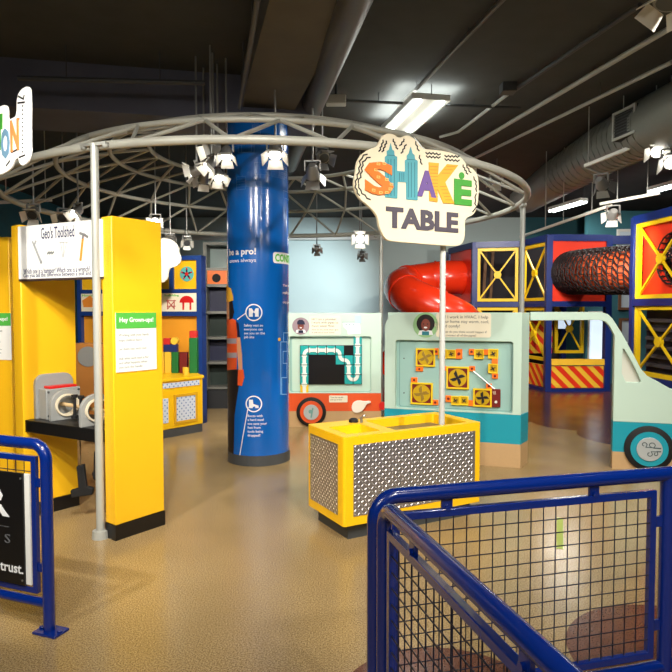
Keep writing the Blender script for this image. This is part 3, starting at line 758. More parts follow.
(s0, s3), (s1, s2) = qp(99, 122, 0), qp(204, 184, 0)
bub = obj('speech_bubble', MB().rect(qf, s0, s1, s2, s3, 0, .004, .02), CRM, pw)
para(bub, qf, s0+.03, s1-.02, [s3-.022, s3-.064, s3-.106], .029, ['Hi! I am a plumber.', 'I work with pipes to', 'move water flow.'], .004, INKB)
para(bub, qf, s0+.03, s1-.02, [s3-.16, s3-.195], .02, ['How do you think water gets', 'in and out of your home?'], .004, INKB)
tl = obj('toilet_graphic', MB().prism(qf, [qp(*p, 0) for p in ((210, 142), (252, 142), (268, 146), (272, 180), (228, 183), (226, 170), (214, 158))], 0, .006), WINK, pw, label='printed white toilet shape')
(s0, s3), (s1, s2) = qp(252, 120, 0), qp(272, 146, 0)
obj('tank', MB().rect(qf, s0, s1, s2, s3, .006, .01), mat('pale_blue', (180, 216, 226), .5), tl)
m = MB()
for x in (222, 234, 246):
    a, c = qp(x, 150, 0); m.disc(qf, a, c, .008, .006, .0075, 8)
m.stroke(qf, [qp(*p, 0) for p in ((210, 142), (252, 142))], .006, .006, .0075)
obj('print_lines', m, TLD, tl)
# ---- cab
CO = at(612, 470, 5.81); CO.z = 0; CD = -16; cf = FT(CO, CD)
cb = thing('van_cab', CO, 'mint van cab front cutout with teal wheel and windscreen slope', 'play wall', deg=CD)
def cp(L, b=0): return cf.pts(L, b, 3.73, 520, 300)
BT = .45
o_ = [(0, BT), (.96, BT+.0)]+[(1.28, BT), (1.3, .62), (1.22, .70)]+[cf.px(672, 389.5)]+[cf.px(*p) for p in ((655, 380), (647, 375.8), (641, 369), (623, 335), (612.5, 318.5), (608, 314.2), (601, 312))]
zt = o_[-1][1]; xb = cf.px(530.5, 312)[0]
o_ += [(xb, zt), (xb, zt-.083)]
o_ += [cf.px(*p) for p in ((600, 320), (605.5, 321.6), (609.5, 326), (612, 335))]
o_[-1] = (0, o_[-1][1])
tri = [cf.px(*p) for p in ((622.5, 348.5), (625, 349.5), (641.5, 380.5), (639, 383), (621.5, 381.5))]
obj('cab_panel', MB().prism(cf, o_, -.1, 0, [chaikin(tri, 1)]), MINT, cb, .004)
obj('window_panel', MB().prism(cf, [(x, y) for x, y in tri], -.08, -.04), PINKC, cb)
obj('teal_band', MB().box(cf, 0, 1.28, .165, BT, -.1, 0), TEAL, cb)
obj('base', MB().box(cf, 0, 1.26, 0, .165, -.1, 0), TAN, cb)
obj('hinge_strip', MB().box(cf, .012, .03, .62, 1.36, -.14, -.099), BLKM, cb)
a, c = cf.px(648.5, 455, 0); wheel(cb, cf, a, .212, .212, TEAL, True)
# ================================================================== TOOLSHED
O = gnd(116, 541); TSD = 53.13
U = Vector((.6, .8, 0)); V = Vector((-.8, .6, 0))
def L_(x, y, z=0): return O+U*x+V*y+Vector((0, 0, z))
ts = thing('toolshed_booth', O, 'yellow toolshed booth of two tall pylons with white tool sign between', 'exhibit booth', deg=TSD)
main = F(O, U); PH = 2.1
ppl = F(O, U, V)
YV = .885
def pylon(x0, x1, y0, y1, h):
    p = obj('pylon', MB().prism(ppl, [(x0, y0), (x1, y0), (x1, y1), (x0, y1)], .1, h), YEL, ts, .006)
    obj('toe_kick', MB().prism(ppl, [(x0-.003, y0-.003), (x1+.003, y0-.003), (x1+.003, y1+.003), (x0-.003, y1+.003)], 0, .1), BLK, p)
    return p
def notice(par, fr, p0, p1, b=0):
    (a0, c1), (a1, c0) = p0, p1
    n = obj('notice', MB().rect(fr, a0, a1, c0, c1, b, b+.006), WHT, par, label='white notice headed "Hey Grown-ups!" in a green band')
    h = c1-(c1-c0)*.27
    obj('notice_header', MB().rect(fr, a0, a1, h, c1, b+.006, b+.008), mat('notice_green', (84, 182, 72), .5), n)
    m = MB(); w = a1-a0
    m.text(fr, 'Hey Grown-ups!', a0+w*.08, a1-w*.08, h+(c1-h)*.3, c1-(c1-h)*.3, b+.008, .02)
    obj('lettering', m, WINK, n)
    m = MB(); s = (h-c0)
    for k, t in ((.12, 'Working with your hands'), (.24, 'helps children learn'), (.44, 'Let them test each tool'), (.66, 'Ask what each tool is for'), (.76, 'and what happens when'), (.86, 'you turn the handle')):
        m.text(fr, t, a0+w*.06, a1-w*.08, h-s*k-s*.055, h-s*k, b+.006, 0, mode='cap', th=.0008)
    obj('lettering', m, INKG, n)
rp_ = pylon(0, .385, 0, .112, PH)
notice(ts, main, main.px(115.2, 312.5), main.px(156.2, 369))
lp_ = pylon(-.146, .265, YV, YV+.12, 2.1)
# further pylon at the frame's left edge
o3 = at(12.2, 400, 4.95); o3.z = 0
f3 = F(o3-Vector((.98, -.18, 0)).normalized()*1.0, Vector((.98, -.18, 0)))
p3 = obj('pylon', MB().box(f3, 0, 1.0, .1, 2.08, -.1, 0), YEL, ts, .006)
obj('toe_kick', MB().box(f3, 0, 1.003, 0, .1, -.1, .003), BLK, p3)
notice(ts, f3, (f3.px(12, 313)[0]-.33, f3.px(12, 313)[1]), f3.px(12, 360))
# sign board
A = L_(-.15, YV+.01); B = L_(-.005, .09); sf2 = F(A, (B-A)); SL = (B-A).length
sb = obj('sign_board', MB().box(sf2, 0, SL, 1.715, 2.085, -.05, .004), mat('sign_white', (246, 246, 244), .45), ts, .003)
obj('sign_underside', MB().box(sf2, 0, SL, 1.703, 1.7145, -.05, .004), mat('sign_edge', (60, 44, 40), .6), sb)
def s2(x, y): return sf2.px(x/6.1091, 210+y/6.1091, .004)
(a0, c1), (a1, c0) = s2(250, 120), s2(455, 160)
obj('lettering', MB().text(sf2, "Geo's Toolshed", a0, a1, c0-.004, c1+.016, .004, .01), INK, sb)
m = MB()
(a0, c1), (a1, c0) = s2(143, 352), s2(550, 376); m.text(sf2, 'Which one is a hammer? Which one is a wrench?', a0, a1, c0, c0+.037, .004, .006)
(a0, c1), (a1, c0) = s2(143, 384), s2(640, 406); m.text(sf2, 'Can you tell the difference between a bolt and a nail?', a0, min(a1, SL-.01), c0+.003, c0+.04, .004, .006)
obj('lettering', m, INK, sb)
w = MB(); w.stroke(sf2, [s2(210, 215), s2(252, 318)], .018, .004, .0065)
for q in ((200, 195), (220, 192)): w.stroke(sf2, [s2(210, 215), s2(*q)], .014, .004, .0065)
a, c = s2(252, 318); w.disc(sf2, a, c, .012, .004, .0065)
obj('wrench_print', w, mat('tool_grey', (168, 170, 172), .5), sb)
m = MB()
for x in (372, 388, 408): m.stroke(sf2, [s2(x, 198), s2(388 if x != 372 else 384, 288)], .006, .004, .006); m.stroke(sf2, [s2(x-6, 199), s2(x+6, 197)], .008, .004, .006)
obj('nail_print', m, mat('tool_grey2', (190, 190, 190), .5), sb)
m = MB()
for x in (292, 305, 318): m.stroke(sf2, [s2(x, 266), s2(x+9, 258)], .012, .004, .006)
obj('bolt_print', m, INKG, sb)
hm = obj('hammer_print', MB().stroke(sf2, [s2(508, 165), s2(493, 303)], .020, .004, .0065), ORL, sb)
m = MB().stroke(sf2, [s2(492, 142), s2(520, 152), s2(536, 164)], .018, .0065, .0085).stroke(sf2, [s2(512, 150), s2(508, 170)], .018, .0065, .0085)
obj('hammer_head', m, mat('tool_dark', (130, 130, 132), .5), hm)
# shelf
obj('shelf', MB().prism(ppl, [(-.03, .118), (.385, .118), (.265, YV), (-.135, YV)], .63, .717), BLK, ts, .004)
# ---- the wrench machine
def LP(x, y, z): return L_(x, y, z)
mo = L_(.06, .55, .717); mc = thing('bolt_turning_machine', mo, 'grey bolt turning machine with wooden spindle on the black shelf', 'hands-on exhibit', deg=TSD)
yf = F(L_(0, YV, 0), -V)              # looking from the front (towards +x): a runs right from the left pylon
bp_ = F(L_(.30, YV, 0), -V)
# back plate against the left pylon (faces the gap)
lf = F(L_(-.12, YV, 0), U)             # on the left pylon's inner side: a runs back
obj('back_plate', MB().prism(lf, [(.05, .717), (.34, .717)]+[(.34-.07+.07*cos(t), .965+.07*sin(t)) for t in [pi/2*i/6 for i in range(7)]]+[(.12-.07*sin(t), .965+.07*cos(t)) for t in [pi/2*i/6 for i in range(7)]], .0, .03), GRY, mc, .003)
obj('gear_box', MB().box(lf, .07, .33, .717, .935, .03, .14), GRY, mc, .006)
obj('red_strip', MB().box(lf, .10, .31, .935, .952, .05, .13), REDD, mc, .003)
for x, z in ((.085, .745), (.315, .745), (.085, .915), (.315, .915)): obj('screw', MB().disc(lf, x, z, .008, .14, .146, 10), DGR, mc)
for yy, nm in ((.19, 'a'), (.57, 'b')):
    g = obj('ring_bracket', MB().prism(lf, [(.06, .717), (.30, .717), (.30, .82)]+[(.18+.12*cos(t), .822+.11*sin(t)) for t in [pi*i/14 for i in range(15)]]+[(.06, .82)], yy, yy+.03, [[(.18+.09*cos(t), .822+.08*sin(t)) for t in [2*pi*i/24 for i in range(24)]]]), GRY, mc, .003)
    obj('ring_liner', MB().prism(lf, [(.18+.09*cos(t), .822+.08*sin(t)) for t in [2*pi*i/28 for i in range(28)]], yy-.01, yy+.045, [[(.18+.078*cos(t), .822+.068*sin(t)) for t in [2*pi*i/28 for i in range(28)]]]), mat('cream_liner', (226, 214, 188), .4), g)
obj('spindle', MB().cyl(lf.p(.18, .822, .1), lf.p(.18, .822, .74), .014, 12), WOOD, mc)
for b in (.37, .45, .53):
    bo = obj('bolt', MB().cyl(lf.p(.15, .755, b), lf.p(.15, .895, b), .011, 8), BLKM, mc)
    obj('bolt_head', MB().cyl(lf.p(.15, .89, b), lf.p(.15, .91, b), .024, 6), BLKM, bo)
    obj('nut', MB().cyl(lf.p(.15, .745, b), lf.p(.15, .765, b), .026, 6), BLKM, bo)
# hanging weights
def hanger(px, py0, d, name, label, polys, th=.05):
    p = at(px, py0, d); fr = FT((p.x, p.y, 0), 10)
    t = thing(name, (p.x, p.y, p.z-.2), label, 'hanging tool', 'black tools hanging under the toolshed shelf')
    ty = 0
    m = MB()
    for L in polys: m.prism(fr, fr.pts(L, 0), -th/2, th/2)
    obj('tool_body', m, BLKM, t, .006)
    top_ = max(q[1] for L in polys for q in fr.pts(L, 0))
    obj('cord', MB().cyl((p.x, p.y, top_-.02), (p.x, p.y, .635), .0045, 6), mat('cord_brown', (120, 100, 70), .8), t)
hanger(80.5, 462, 4.36, 'hanging_hammer', 'black hammer shape on a cord, upside down T', [[(77, 466), (84.5, 464), (87, 486), (94, 488), (93, 494), (72, 497), (71, 490), (79.5, 488)]])
hanger(50.5, 462, 4.66, 'hanging_wrench', 'black wrench shape on a cord just behind the blue fence post', [[(48, 460), (53, 461), (54, 481), (56.5, 486), (54, 491), (48, 490)]])
hanger(96.5, 455, 4.28, 'hanging_mallet', 'small black mallet shape half hidden by the grey canopy post', [[(94.5, 451), (98.5, 450), (99.5, 480), (94, 479), (92.5, 473), (94, 470)]])
# brown cabinet behind
p = Vector((-2.96, 7.3, 0)); fr = FT((p.x-.18, p.y, 0), 2)
bc = thing('wooden_cabinet', p, 'brown wooden cabinet with grey round hole behind the toolshed shelf', 'cabinet', deg=2)
obj('cabinet_body', MB().box(fr, 0, .36, .06, 1.1, -.3, 0), BWOOD, bc, .004)
obj('plinth', MB().box(fr, .01, .35, 0, .06, -.29, -.01), DGR, bc)
obj('round_hole', MB().disc(fr, .21, .95, .12, 0, .006, 28), GRY, bc)
# ================================================================== LEFT ACTION SIGN
a_ = at(30.5, 120, 3.55); vf = F(a_-(-V)*1.3-Vector((0, 0, a_.z)), -V)
sx = thing('hanging_sign', vf.p(.75, 0, -.04), 'white cutout sign with letters ION cut by left edge', 'sign')
def vp(L, b=.03): return vf.pts(L, b, 6.72, 0, 80)
O_ = vp([(0, 175), (35, 165), (48, 185), (50, 270), (85, 255), (108, 240), (112, 110), (140, 60), (185, 38), (203, 70), (200, 430), (205, 480), (185, 550), (150, 580), (128, 560), (120, 520), (95, 540), (70, 600), (0, 640)])
zl = O_[-1][1]; zh = O_[0][1]
O_ += [(.25, zl+.02), (.1, zl+.08), (.1, zh-.05), (.2, zh)]
bd = obj('sign_board', MB().prism(vf, chaikin(O_, 1), .016, .03), mat('sign_lit_white', (250, 250, 248), .45), sx, .003)
def vbb(a, b):
    (x0, z1), (x1, z0) = vp([a, b]); return x0, x1, z0, z1
obj('letter_i', MB().prism(vf, vp([(-28, 238), (17, 226), (17, 330), (6, 333), (6, 470), (-28, 480)]), .03, .034), mat('letter_green', (58, 146, 46), .5), bd, label='green letter cut by the frame')
obj('letter_o', MB().text(vf, 'O', *vbb((8, 335), (70, 520)), .031, .04, th=.004), mat('blue_grey_letter', (104, 142, 170), .5), bd, label='blue grey letter O')
obj('letter_n', MB().text(vf, 'N', *vbb((70, 275), (132, 470)), .03, .04, th=.004), mat('peach_letter', (232, 136, 74), .5), bd, label='peach letter N')
m = MB()
for y in range(170, 480, 28): m.prism(vf, vp([(150, y), (157, y-1), (157, y+9), (150, y+10)]), .03, .032)
for L in ([(122, 155), (165, 150)], [(125, 110), (158, 128), (163, 105)], [(78, 487), (128, 462)], [(130, 520), (168, 505)], [(44, 575), (66, 545)], [(118, 268), (130, 262)]): m.stroke(vf, vp(L), .010, .03, .032)
obj('print_lines', m, INKB, bd, label='black ruler ticks and dashes')
obj('pole', MB().cyl(vf.p(.72, 0, -.007), vf.p(.72, zl+.25, -.007), .022, 12), POST, sx)
# ================================================================== BLOCK WALL + COUNTER
def xz(fr, px, py, b=0): return fr.px(px, py, b)
bo_ = at(77.6, 330, 8.5); be = at(201.8, 330, 8.12); bo_.z = 0; be.z = 0
bf = F(bo_, be-bo_); BL = (be-bo_).length; BDg = math.degrees(atan2((be-bo_).y, (be-bo_).x))
bw = thing('block_play_wall', bo_, 'blue framed display wall with yellow panels and toy block shelf', 'display wall', deg=BDg)
ZT = xz(bf, 190, 255.5)[1]
def bx(px): return bf.px(px, 330)[0]
def bz(py): return bf.px(185, py)[1]
obj('back_panel', MB().box(bf, .02, BL-.02, .05, ZT-.02, -.14, -.11), BLUS, bw)
for x0, x1 in ((0, .055), (bx(169.5), bx(173.6)), (BL-.07, BL)):
    if x0 > .5 and x0 < BL-.2: obj('stile', MB().box(bf, x0, x1, bz(289), ZT, -.11, 0), BLUS, bw)
    else: obj('stile', MB().box(bf, x0, x1, 0, ZT, -.14, 0), BLUS, bw)
xm = bx(124)
obj('stile', MB().box(bf, xm-.03, xm+.03, 0, ZT, -.12, 0), BLUS, bw)
for z0, z1 in ((bz(260), ZT), (bz(293), bz(289)), (bz(316), bz(311.5)), (.0, .1)): obj('shelf_rail', MB().box(bf, 0, BL, z0, z1, -.12, .002), BLUS, bw)
for x0, x1 in ((.055, bx(122)), (bx(126), bx(169.5)), (bx(173.6), BL-.07)):
    obj('yellow_panel', MB().box(bf, x0, x1, bz(289), bz(260), -.08, -.04), YEL, bw)
for x0, x1 in ((.06, bx(122)), (bx(126), BL-.075)):
    obj('picture_strip', MB().box(bf, x0, x1, bz(311.5), bz(293), -.06, -.004), CRM, bw)
obj('orange_backdrop', MB().box(bf, .055, BL-.07, .1, bz(316), -.1, -.07), mat('amber_panel', (236, 158, 40), .5), bw)
a, c = bf.px(185.6, 273.8); bd = obj('badge', MB().disc(bf, a, c, .098, -.04, -.034, 30), mat('badge_teal', (90, 180, 176), .5), bw)
m = MB()
for t in range(5):
    t_ = pi/2+2*pi*t/5; m.stroke(bf, [(a, c), (a+.07*cos(t_), c+.07*sin(t_))], .022, -.034, -.031)
obj('toy_figure', m, NAVY, bd); m = MB().disc(bf, a, c, .024, -.031, -.029); 
for t in range(5):
    t_ = pi/2+2*pi*t/5; m.disc(bf, a+.07*cos(t_), c+.07*sin(t_), .012, -.031, -.029, 10)
obj('toy_joint', m, REDD, bd)
x0, z1 = bf.px(164, 294.3); 
obj('lettering', MB().text(bf, 'Scaffolding', x0, x0+.21, z1-.035, z1, -.004, .02), GRN, bw)
m = MB()
def bq(x, y): return bf.px(160+x/4.2, 230+y/4.2, -.004)
for L in ([(32, 295), (32, 332)], [(60, 295), (60, 332)], [(28, 297), (66, 297)], [(30, 320), (64, 320)], [(34, 300), (60, 330)], [(60, 300), (34, 330)]): m.stroke(bf, [bq(*p) for p in L], .012, -.004, -.001)
obj('scaffold_print', m, mat('dull_red', (190, 90, 80), .5), bw)
m = MB()
a, c = bq(112, 305); m.prism(bf, [(a+.1*cos(t), c+.0+.09*sin(t)) for t in [pi*i/10 for i in range(11)]]+[(a-.05, c), (a+.05, c)][::1], -.004, -.001).stroke(bf, [bq(98, 305), bq(98, 332)], .025, -.004, -.001).stroke(bf, [bq(128, 305), bq(128, 332)], .025, -.004, -.001)
obj('chair_print', m, REDD, bw)
m = MB(); a, c = bf.px(90, 302); m.prism(bf, [(a-.1, c-.07), (a+.07, c-.07), (a+.07, c+.02), (a+.0, c+.09), (a-.12, c+.02)], -.004, -.001)
obj('house_print', m, ORL, bw)
obj('lettering', MB().text(bf, 'Houses', a-.12, a+.06, c+.075, c+.105, -.004, .02), GRN, bw)
# cloud
cp_ = at(160, 262, 7.35); clf = FT((cp_.x, cp_.y, 0), -6)
cl = thing('cloud_cutout', (cp_.x, cp_.y, .9), 'white cloud-shaped cutout beside the yellow pylon at left', 'cloud cutout')
P = clf.pts([(150, 245), (157, 239), (166, 238), (174, 241), (179, 248), (178.5, 253), (181, 257), (180, 263), (175, 267), (170, 267.5), (168, 272), (167.5, 279), (163, 283), (152, 282)], 0)
obj('cloud_panel', MB().prism(clf, chaikin(P, 2), -.03, 0), mat('cloud_white', (216, 214, 202), .5), cl, .003)
z = min(q[1] for q in P)
obj('support_rod', MB().cyl(clf.p(-.06, .66, -.015), clf.p(-.06, z+.2, -.015), .012, 8), LGR, cl)
# counter
c0_, c1_ = Vector((-2.42, 6.68, 0)), Vector((-1.645, 7.61, 0)); kf = F(c0_, c1_-c0_); KL = (c1_-c0_).length; KD = math.degrees(atan2((c1_-c0_).y, (c1_-c0_).x))
ct = thing('block_counter', c0_, 'yellow block building counter with patterned white panels by blue display wall', 'counter', deg=KD)
foot = [(c0_.x, c0_.y), (c1_.x, c1_.y), (-1.84, 8.02), (-2.75, 8.1)]
PLAN = F((0, 0, 0), (1, 0, 0), (0, 1, 0))
def inset(k): 
    cx = sum(p[0] for p in foot)/4; cy = sum(p[1] for p in foot)/4
    return [(cx+(x-cx)*k, cy+(y-cy)*k) for x, y in foot]
obj('counter_body', MB().prism(PLAN, foot, .1, .66), YELP, ct, .006)
obj('plinth', MB().prism(PLAN, inset(.985), 0, .1), DGR, ct)
tp = obj('counter_top', MB().prism(PLAN, inset(1.04), .66, .695), YELP, ct, .006)
def kx(px, py, b=0): return kf.px(px, py, b)
PAT = mat('patterned_panel', (214, 222, 236), .35)
def lattice(a0, a1, c0, c1, par, nm):
    o = obj(nm, MB().box(kf, a0, a1, c0, c1, 0, .006), PAT, par)
    m = MB(); n = max(2, int((a1-a0)/.03)); k = max(1, int((c1-c0)/.03))
    for i in range(n):
        for j in range(k):
            if (i+j) % 2 == 0:
                x = a0+(i+.5)*(a1-a0)/n; z_ = c0+(j+.5)*(c1-c0)/k
                m.prism(kf, [(x-.011, z_), (x, z_-.011), (x+.011, z_), (x, z_+.011)], .006, .008)
    obj('diamond_pattern', m, mat('pattern_blue', (110, 140, 190), .4), o)
lattice(.05, KL-.05, .585, .645, ct, 'patterned_strip')
xr0, xr1 = kx(174.5, 405)[0], kx(196.5, 405)[0]
lattice(xr0+.02, xr1-.02, kx(185, 420)[1], kx(185, 396)[1], ct, 'patterned_panel')
obj('panel_frame', MB().frame(kf, xr0-.01, xr1+.01, kx(185, 420)[1]-.03, kx(185, 396)[1]+.03, .03, .001, .012), mat('gold_trim', (222, 168, 30), .4), ct)
lattice(.2, xr0-.09, kx(185, 420)[1], kx(185, 396)[1], ct, 'patterned_panel')
# toy blocks standing on the counter (sizes by eye)
def blk(px, d, w, h, col, label, z=.695, cyl=False, dp=.1):
    x = (px-336)/FPX*d
    m = MB()
    if cyl == 'lie': m.cyl((x, d-dp/2, z+h/2), (x, d+dp/2, z+h/2), h/2, 20)
    elif cyl: m.cyl((x, d, z), (x, d, z+h), w/2, 20)
    else: m.wbox(x-w/2, x+w/2, d-dp/2, d+dp/2, z, z+h)
    tag(obj('toy_block', m, col, None, 0 if cyl else .005), label, 'toy block', 'toy blocks on the yellow counter')
NB = mat('navy_block', (24, 44, 110), .45); DRD = mat('dark_red_block', (110, 22, 26), .45); YB_ = mat('yellow_block', (240, 196, 60), .45); RB_ = mat('red_block', (200, 40, 36), .45)
D0 = 7.93
blk(161.5, D0, .07, .27, YB_, 'yellow upright toy block beside the yellow pylon edge')
blk(168.3, D0, .085, .27, YB_, 'yellow upright toy block left of the green one, under the navy block')
blk(175.3, D0, .085, .27, GRNB, 'green upright toy block between yellow and dark red blocks')
blk(183.6, D0, .095, .265, DRD, 'dark red upright toy block in the middle of the counter')
blk(193.6, D0, .10, .45, GRNB, 'tall green toy block at the right end of the counter')
blk(193.6, D0, .09, .09, RB_, 'red cube on top of the tall green block', z=1.145)
blk(170.7, D0, .17, .095, NB, 'navy toy block lying across two upright blocks', z=.965)
blk(167.3, D0, .085, .08, RB_, 'red toy block on the navy block, left of the yellow cylinder', z=1.06)
blk(174.8, D0, .09, .09, YB_, 'yellow cylinder lying on the navy block', z=1.06, cyl='lie')
blk(185.2, 7.72, .075, .09, YB_, 'small yellow cylinder standing in front of the dark red block', cyl=True)
# ================================================================== DARK CUBBY SHELF
so_ = at(204.3, 409, 9.4); so_.z = 0; cfz = FT(so_, 3)
MET = mat('shelf_metal', (118, 118, 112), .45, metal=.4)
cs = thing('cubby_tower', so_, 'tall grey metal tower of dark cubbies left of the blue pillar', 'shelf', deg=3)
def cz(py): return cfz.px(215, py)[1]
for a in (0, .40, .80): obj('upright', MB().box(cfz, a, a+.055, 0, 2.52, -.4, 0), MET, cs, .003)
for py in (243.5, 269, 285.5, 312.5, 338, 363, 388):
    obj('shelf_rail', MB().box(cfz, .055, .80, cz(py)-.02, cz(py)+.02, -.4, -.004), MET, cs)
ys = [285.5, 312.5, 338, 363, 388]
for i, (y0, y1) in enumerate(zip(ys, ys[1:])):
    obj('cubby_back', MB().box(cfz, .055, .80, cz(y1)+.02, cz(y0)-.02, -.4, -.25), NAVY if i % 2 == 0 else mat('dark_green', (26, 42, 36), .6), cs)
obj('base_box', MB().box(cfz, -.02, .86, 0, .28, -.42, .02), mat('base_dark', (30, 32, 36), .5), cs)
obj('top_panel', MB().box(cfz, .055, .40, cz(269)+.02, cz(243.5)-.02, -.38, -.36), mat('glazed_grey', (150, 172, 170), .3), cs)
op = obj('orange_panel', MB().box(cfz, .06, .40, cz(284), cz(270.5), -.05, -.01), ORP, cs)
a, c = cfz.px(216.3, 278); obj('round_hole', MB().disc(cfz, a, c, .065, -.01, -.006, 22), BLKM, op)
# ================================================================== BLUE RAILS IN FRONT
def mesh_panel(fr, a0, a1, c0, c1, st=.051, r=.0022):
    m = MB()
    n = round((a1-a0)/st); k = round((c1-c0)/st)
    for i in range(n+1):
        x = a0+(a1-a0)*i/n; m.cyl(fr.p(x, c0, 0), fr.p(x, c1, 0), r, 6)
    for j in range(k+1):
        z = c0+(c1-c0)*j/k; m.cyl(fr.p(a0, z, .004), fr.p(a1, z, .004), r, 6)
    return m
def rail(name, o, deg, L, label, end_post=True, hz=.88, plates=(0,), rr=.025, ext=0):
    fr = FT(o, deg); t = thing(name, o, label, 'barrier', None, deg)
    rc = .075; r = rr
    P = [fr.p(0, .0), fr.p(0, .4)]+[fr.p(rc-rc*cos(pi/2*i/8), hz-rc+rc*sin(pi/2*i/8)) for i in range(9)]
    LE = L+ext
    if end_post: P += [fr.p(LE-rc+rc*sin(pi/2*i/8), hz-rc+rc*cos(pi/2*i/8)) for i in range(9)]+[fr.p(LE, .4), fr.p(LE, 0)]
    else: P += [fr.p(L, hz)]
    obj('tube_frame', MB().tube(P, r, 16), BLU, t)
    if ext: obj('middle_post', MB().cyl(fr.p(L, 0), fr.p(L, hz), r, 16), BLU, t)
    obj('bottom_rail', MB().cyl(fr.p(0, .135), fr.p(LE, .135), r*.85, 14), BLU, t)
    a0, a1, c0, c1 = .082, L-.082, .20, hz-.082
    obj('inner_frame', MB().frame(fr, a0-.025, a1+.025, c0-.025, c1+.025, .027, -.012, .012), BLU, t, .003)
    ms = obj('wire_mesh', mesh_panel(fr, a0, a1, c0, c1), mat('wire_dark', (34, 38, 60), .4, metal=.5), t)
    for a in (L*.22, L*.72):
        for z0, z1 in ((c1+.01, hz-.01),):
            tb_ = obj('tab', MB().box(fr, a-.02, a+.02, z0, z1, -.005, .006), BLU, t)
            obj('tab_bolt', MB().disc(fr, a, z0+.02, .01, .006, .016, 8), BLU, tb_)
    for z in (.3, .7):
        for a, s in ((.01, 1), (L-.01, -1)):
            q = sorted((a, a+s*.06)); obj('tab', MB().box(fr, q[0], q[1], z-.02, z+.02, -.005, .006), BLU, t)
    for a in plates:
        m = MB().box(fr, a-.06, a+.075, 0, .012, -.045, .045)
        for dx in (-.045, .06): m.disc(F(fr.p(a+dx, 0), fr.x, -fr.n), 0, 0, .012, .012, .02, 10)
        obj('foot_plate', m, BLU, t, .002)
    return fr, t
g = at(375, 560, 2.03); R1 = Vector((g.x, g.y, 0)); e1 = at(666, 560, 2.33); R1e = Vector((e1.x, e1.y, 0))
dg = math.degrees(atan2(R1e.y-R1.y, R1e.x-R1.x))
rail('mesh_railing', R1, dg, (R1e-R1).length, 'blue tube railing with wire mesh running right across the foreground', plates=(0, (R1e-R1).length), rr=.027, ext=.6)
g = at(384, 560, 1.945); R2 = Vector((g.x, g.y, 0)); 
d2 = (Vector((.385, 1.05, 0))-R2); 
rail('mesh_railing', R2, math.degrees(atan2(d2.y, d2.x)), 1.15, 'blue tube railing with wire mesh slanting towards the viewer at bottom centre', rr=.024, plates=(0, 1.15))
g = gnd(49.5, 632); R3 = Vector((g.x, g.y, 0)); 
# left one: built from its far (off-frame) end so that its right post is the one in view
dl = Vector((-.94, .35, 0)).normalized(); LL = 1.25; o = R3+dl*LL
fr, rl = rail('mesh_railing', o, math.degrees(atan2(-dl.y, -dl.x)), LL, 'blue tube railing carrying a black sponsor board at left edge', plates=(0, LL), rr=.027)
bd_ = thing('sponsor_board', fr.p(.7, .2, .02), 'black board with white R and "trust." on blue railing', 'sign')
xr = fr.px(27.3, 520, .03)[0]; zt_ = fr.px(27, 475.5, .03)[1]; zb_ = fr.px(30, 587, .03)[1]
xr0 = min(xr, LL-.12)
obj('back_sheet', MB().box(fr, .12, xr0+.03, zb_, zt_, .006, .014), WHT, bd_)
pnl = obj('panel', MB().box(fr, .12, xr0, zb_-.004, zt_+.004, .014, .024), mat('board_black', (14, 14, 17), .35), bd_, .002)
def f3p(px, py): return fr.px(px, py, .024)
(x1, z0), z1 = f3p(9.5, 517), f3p(0, 487)[1]
obj('lettering', MB().text(fr, 'R', x1-.16, x1, z0, z1, .024, .01), WINK, pnl, label='large white letter R')
x1, z0 = f3p(10.5, 543.5); z1 = f3p(8, 534)[1]
for k_, ch_ in enumerate('ORS'): obj('lettering', MB().text(fr, ch_, x1-.175+k_*.07, x1-.14+k_*.07, z0, z1, .024), mat('dim_letters', (96, 98, 102), .5), pnl, label='spaced grey letter %s' % ch_)
x1, z0 = f3p(23.5, 574.5); z1 = f3p(10, 564)[1]
obj('lettering', MB().text(fr, 'trust.', x1-.145, x1, z0, z1+.002, .024, .015), WINK, pnl, label='white word "trust."')
obj('rule_line', MB().box(fr, x1-.4, f3p(9, 526)[0], f3p(5, 526.5)[1], f3p(5, 526)[1], .024, .025), mat('dim_letters', (96, 98, 102), .5), pnl)
m = MB()
for z in (zt_-.02, zb_+.02): m.disc(fr, xr0-.012, z, .005, .024, .027, 10)
obj('screw', m, SIL, pnl)
q0 = gnd(560, 549); q1 = gnd(560, 518); up_ = Vector((0, 0, .0015))
tag(obj('floor_tape', MB().bar(q0+up_, q1+up_, .042, .002), mat('tape_lime', (160, 176, 84), .6)), 'short lime green tape strip on the floor beyond the mesh railing', 'tape')
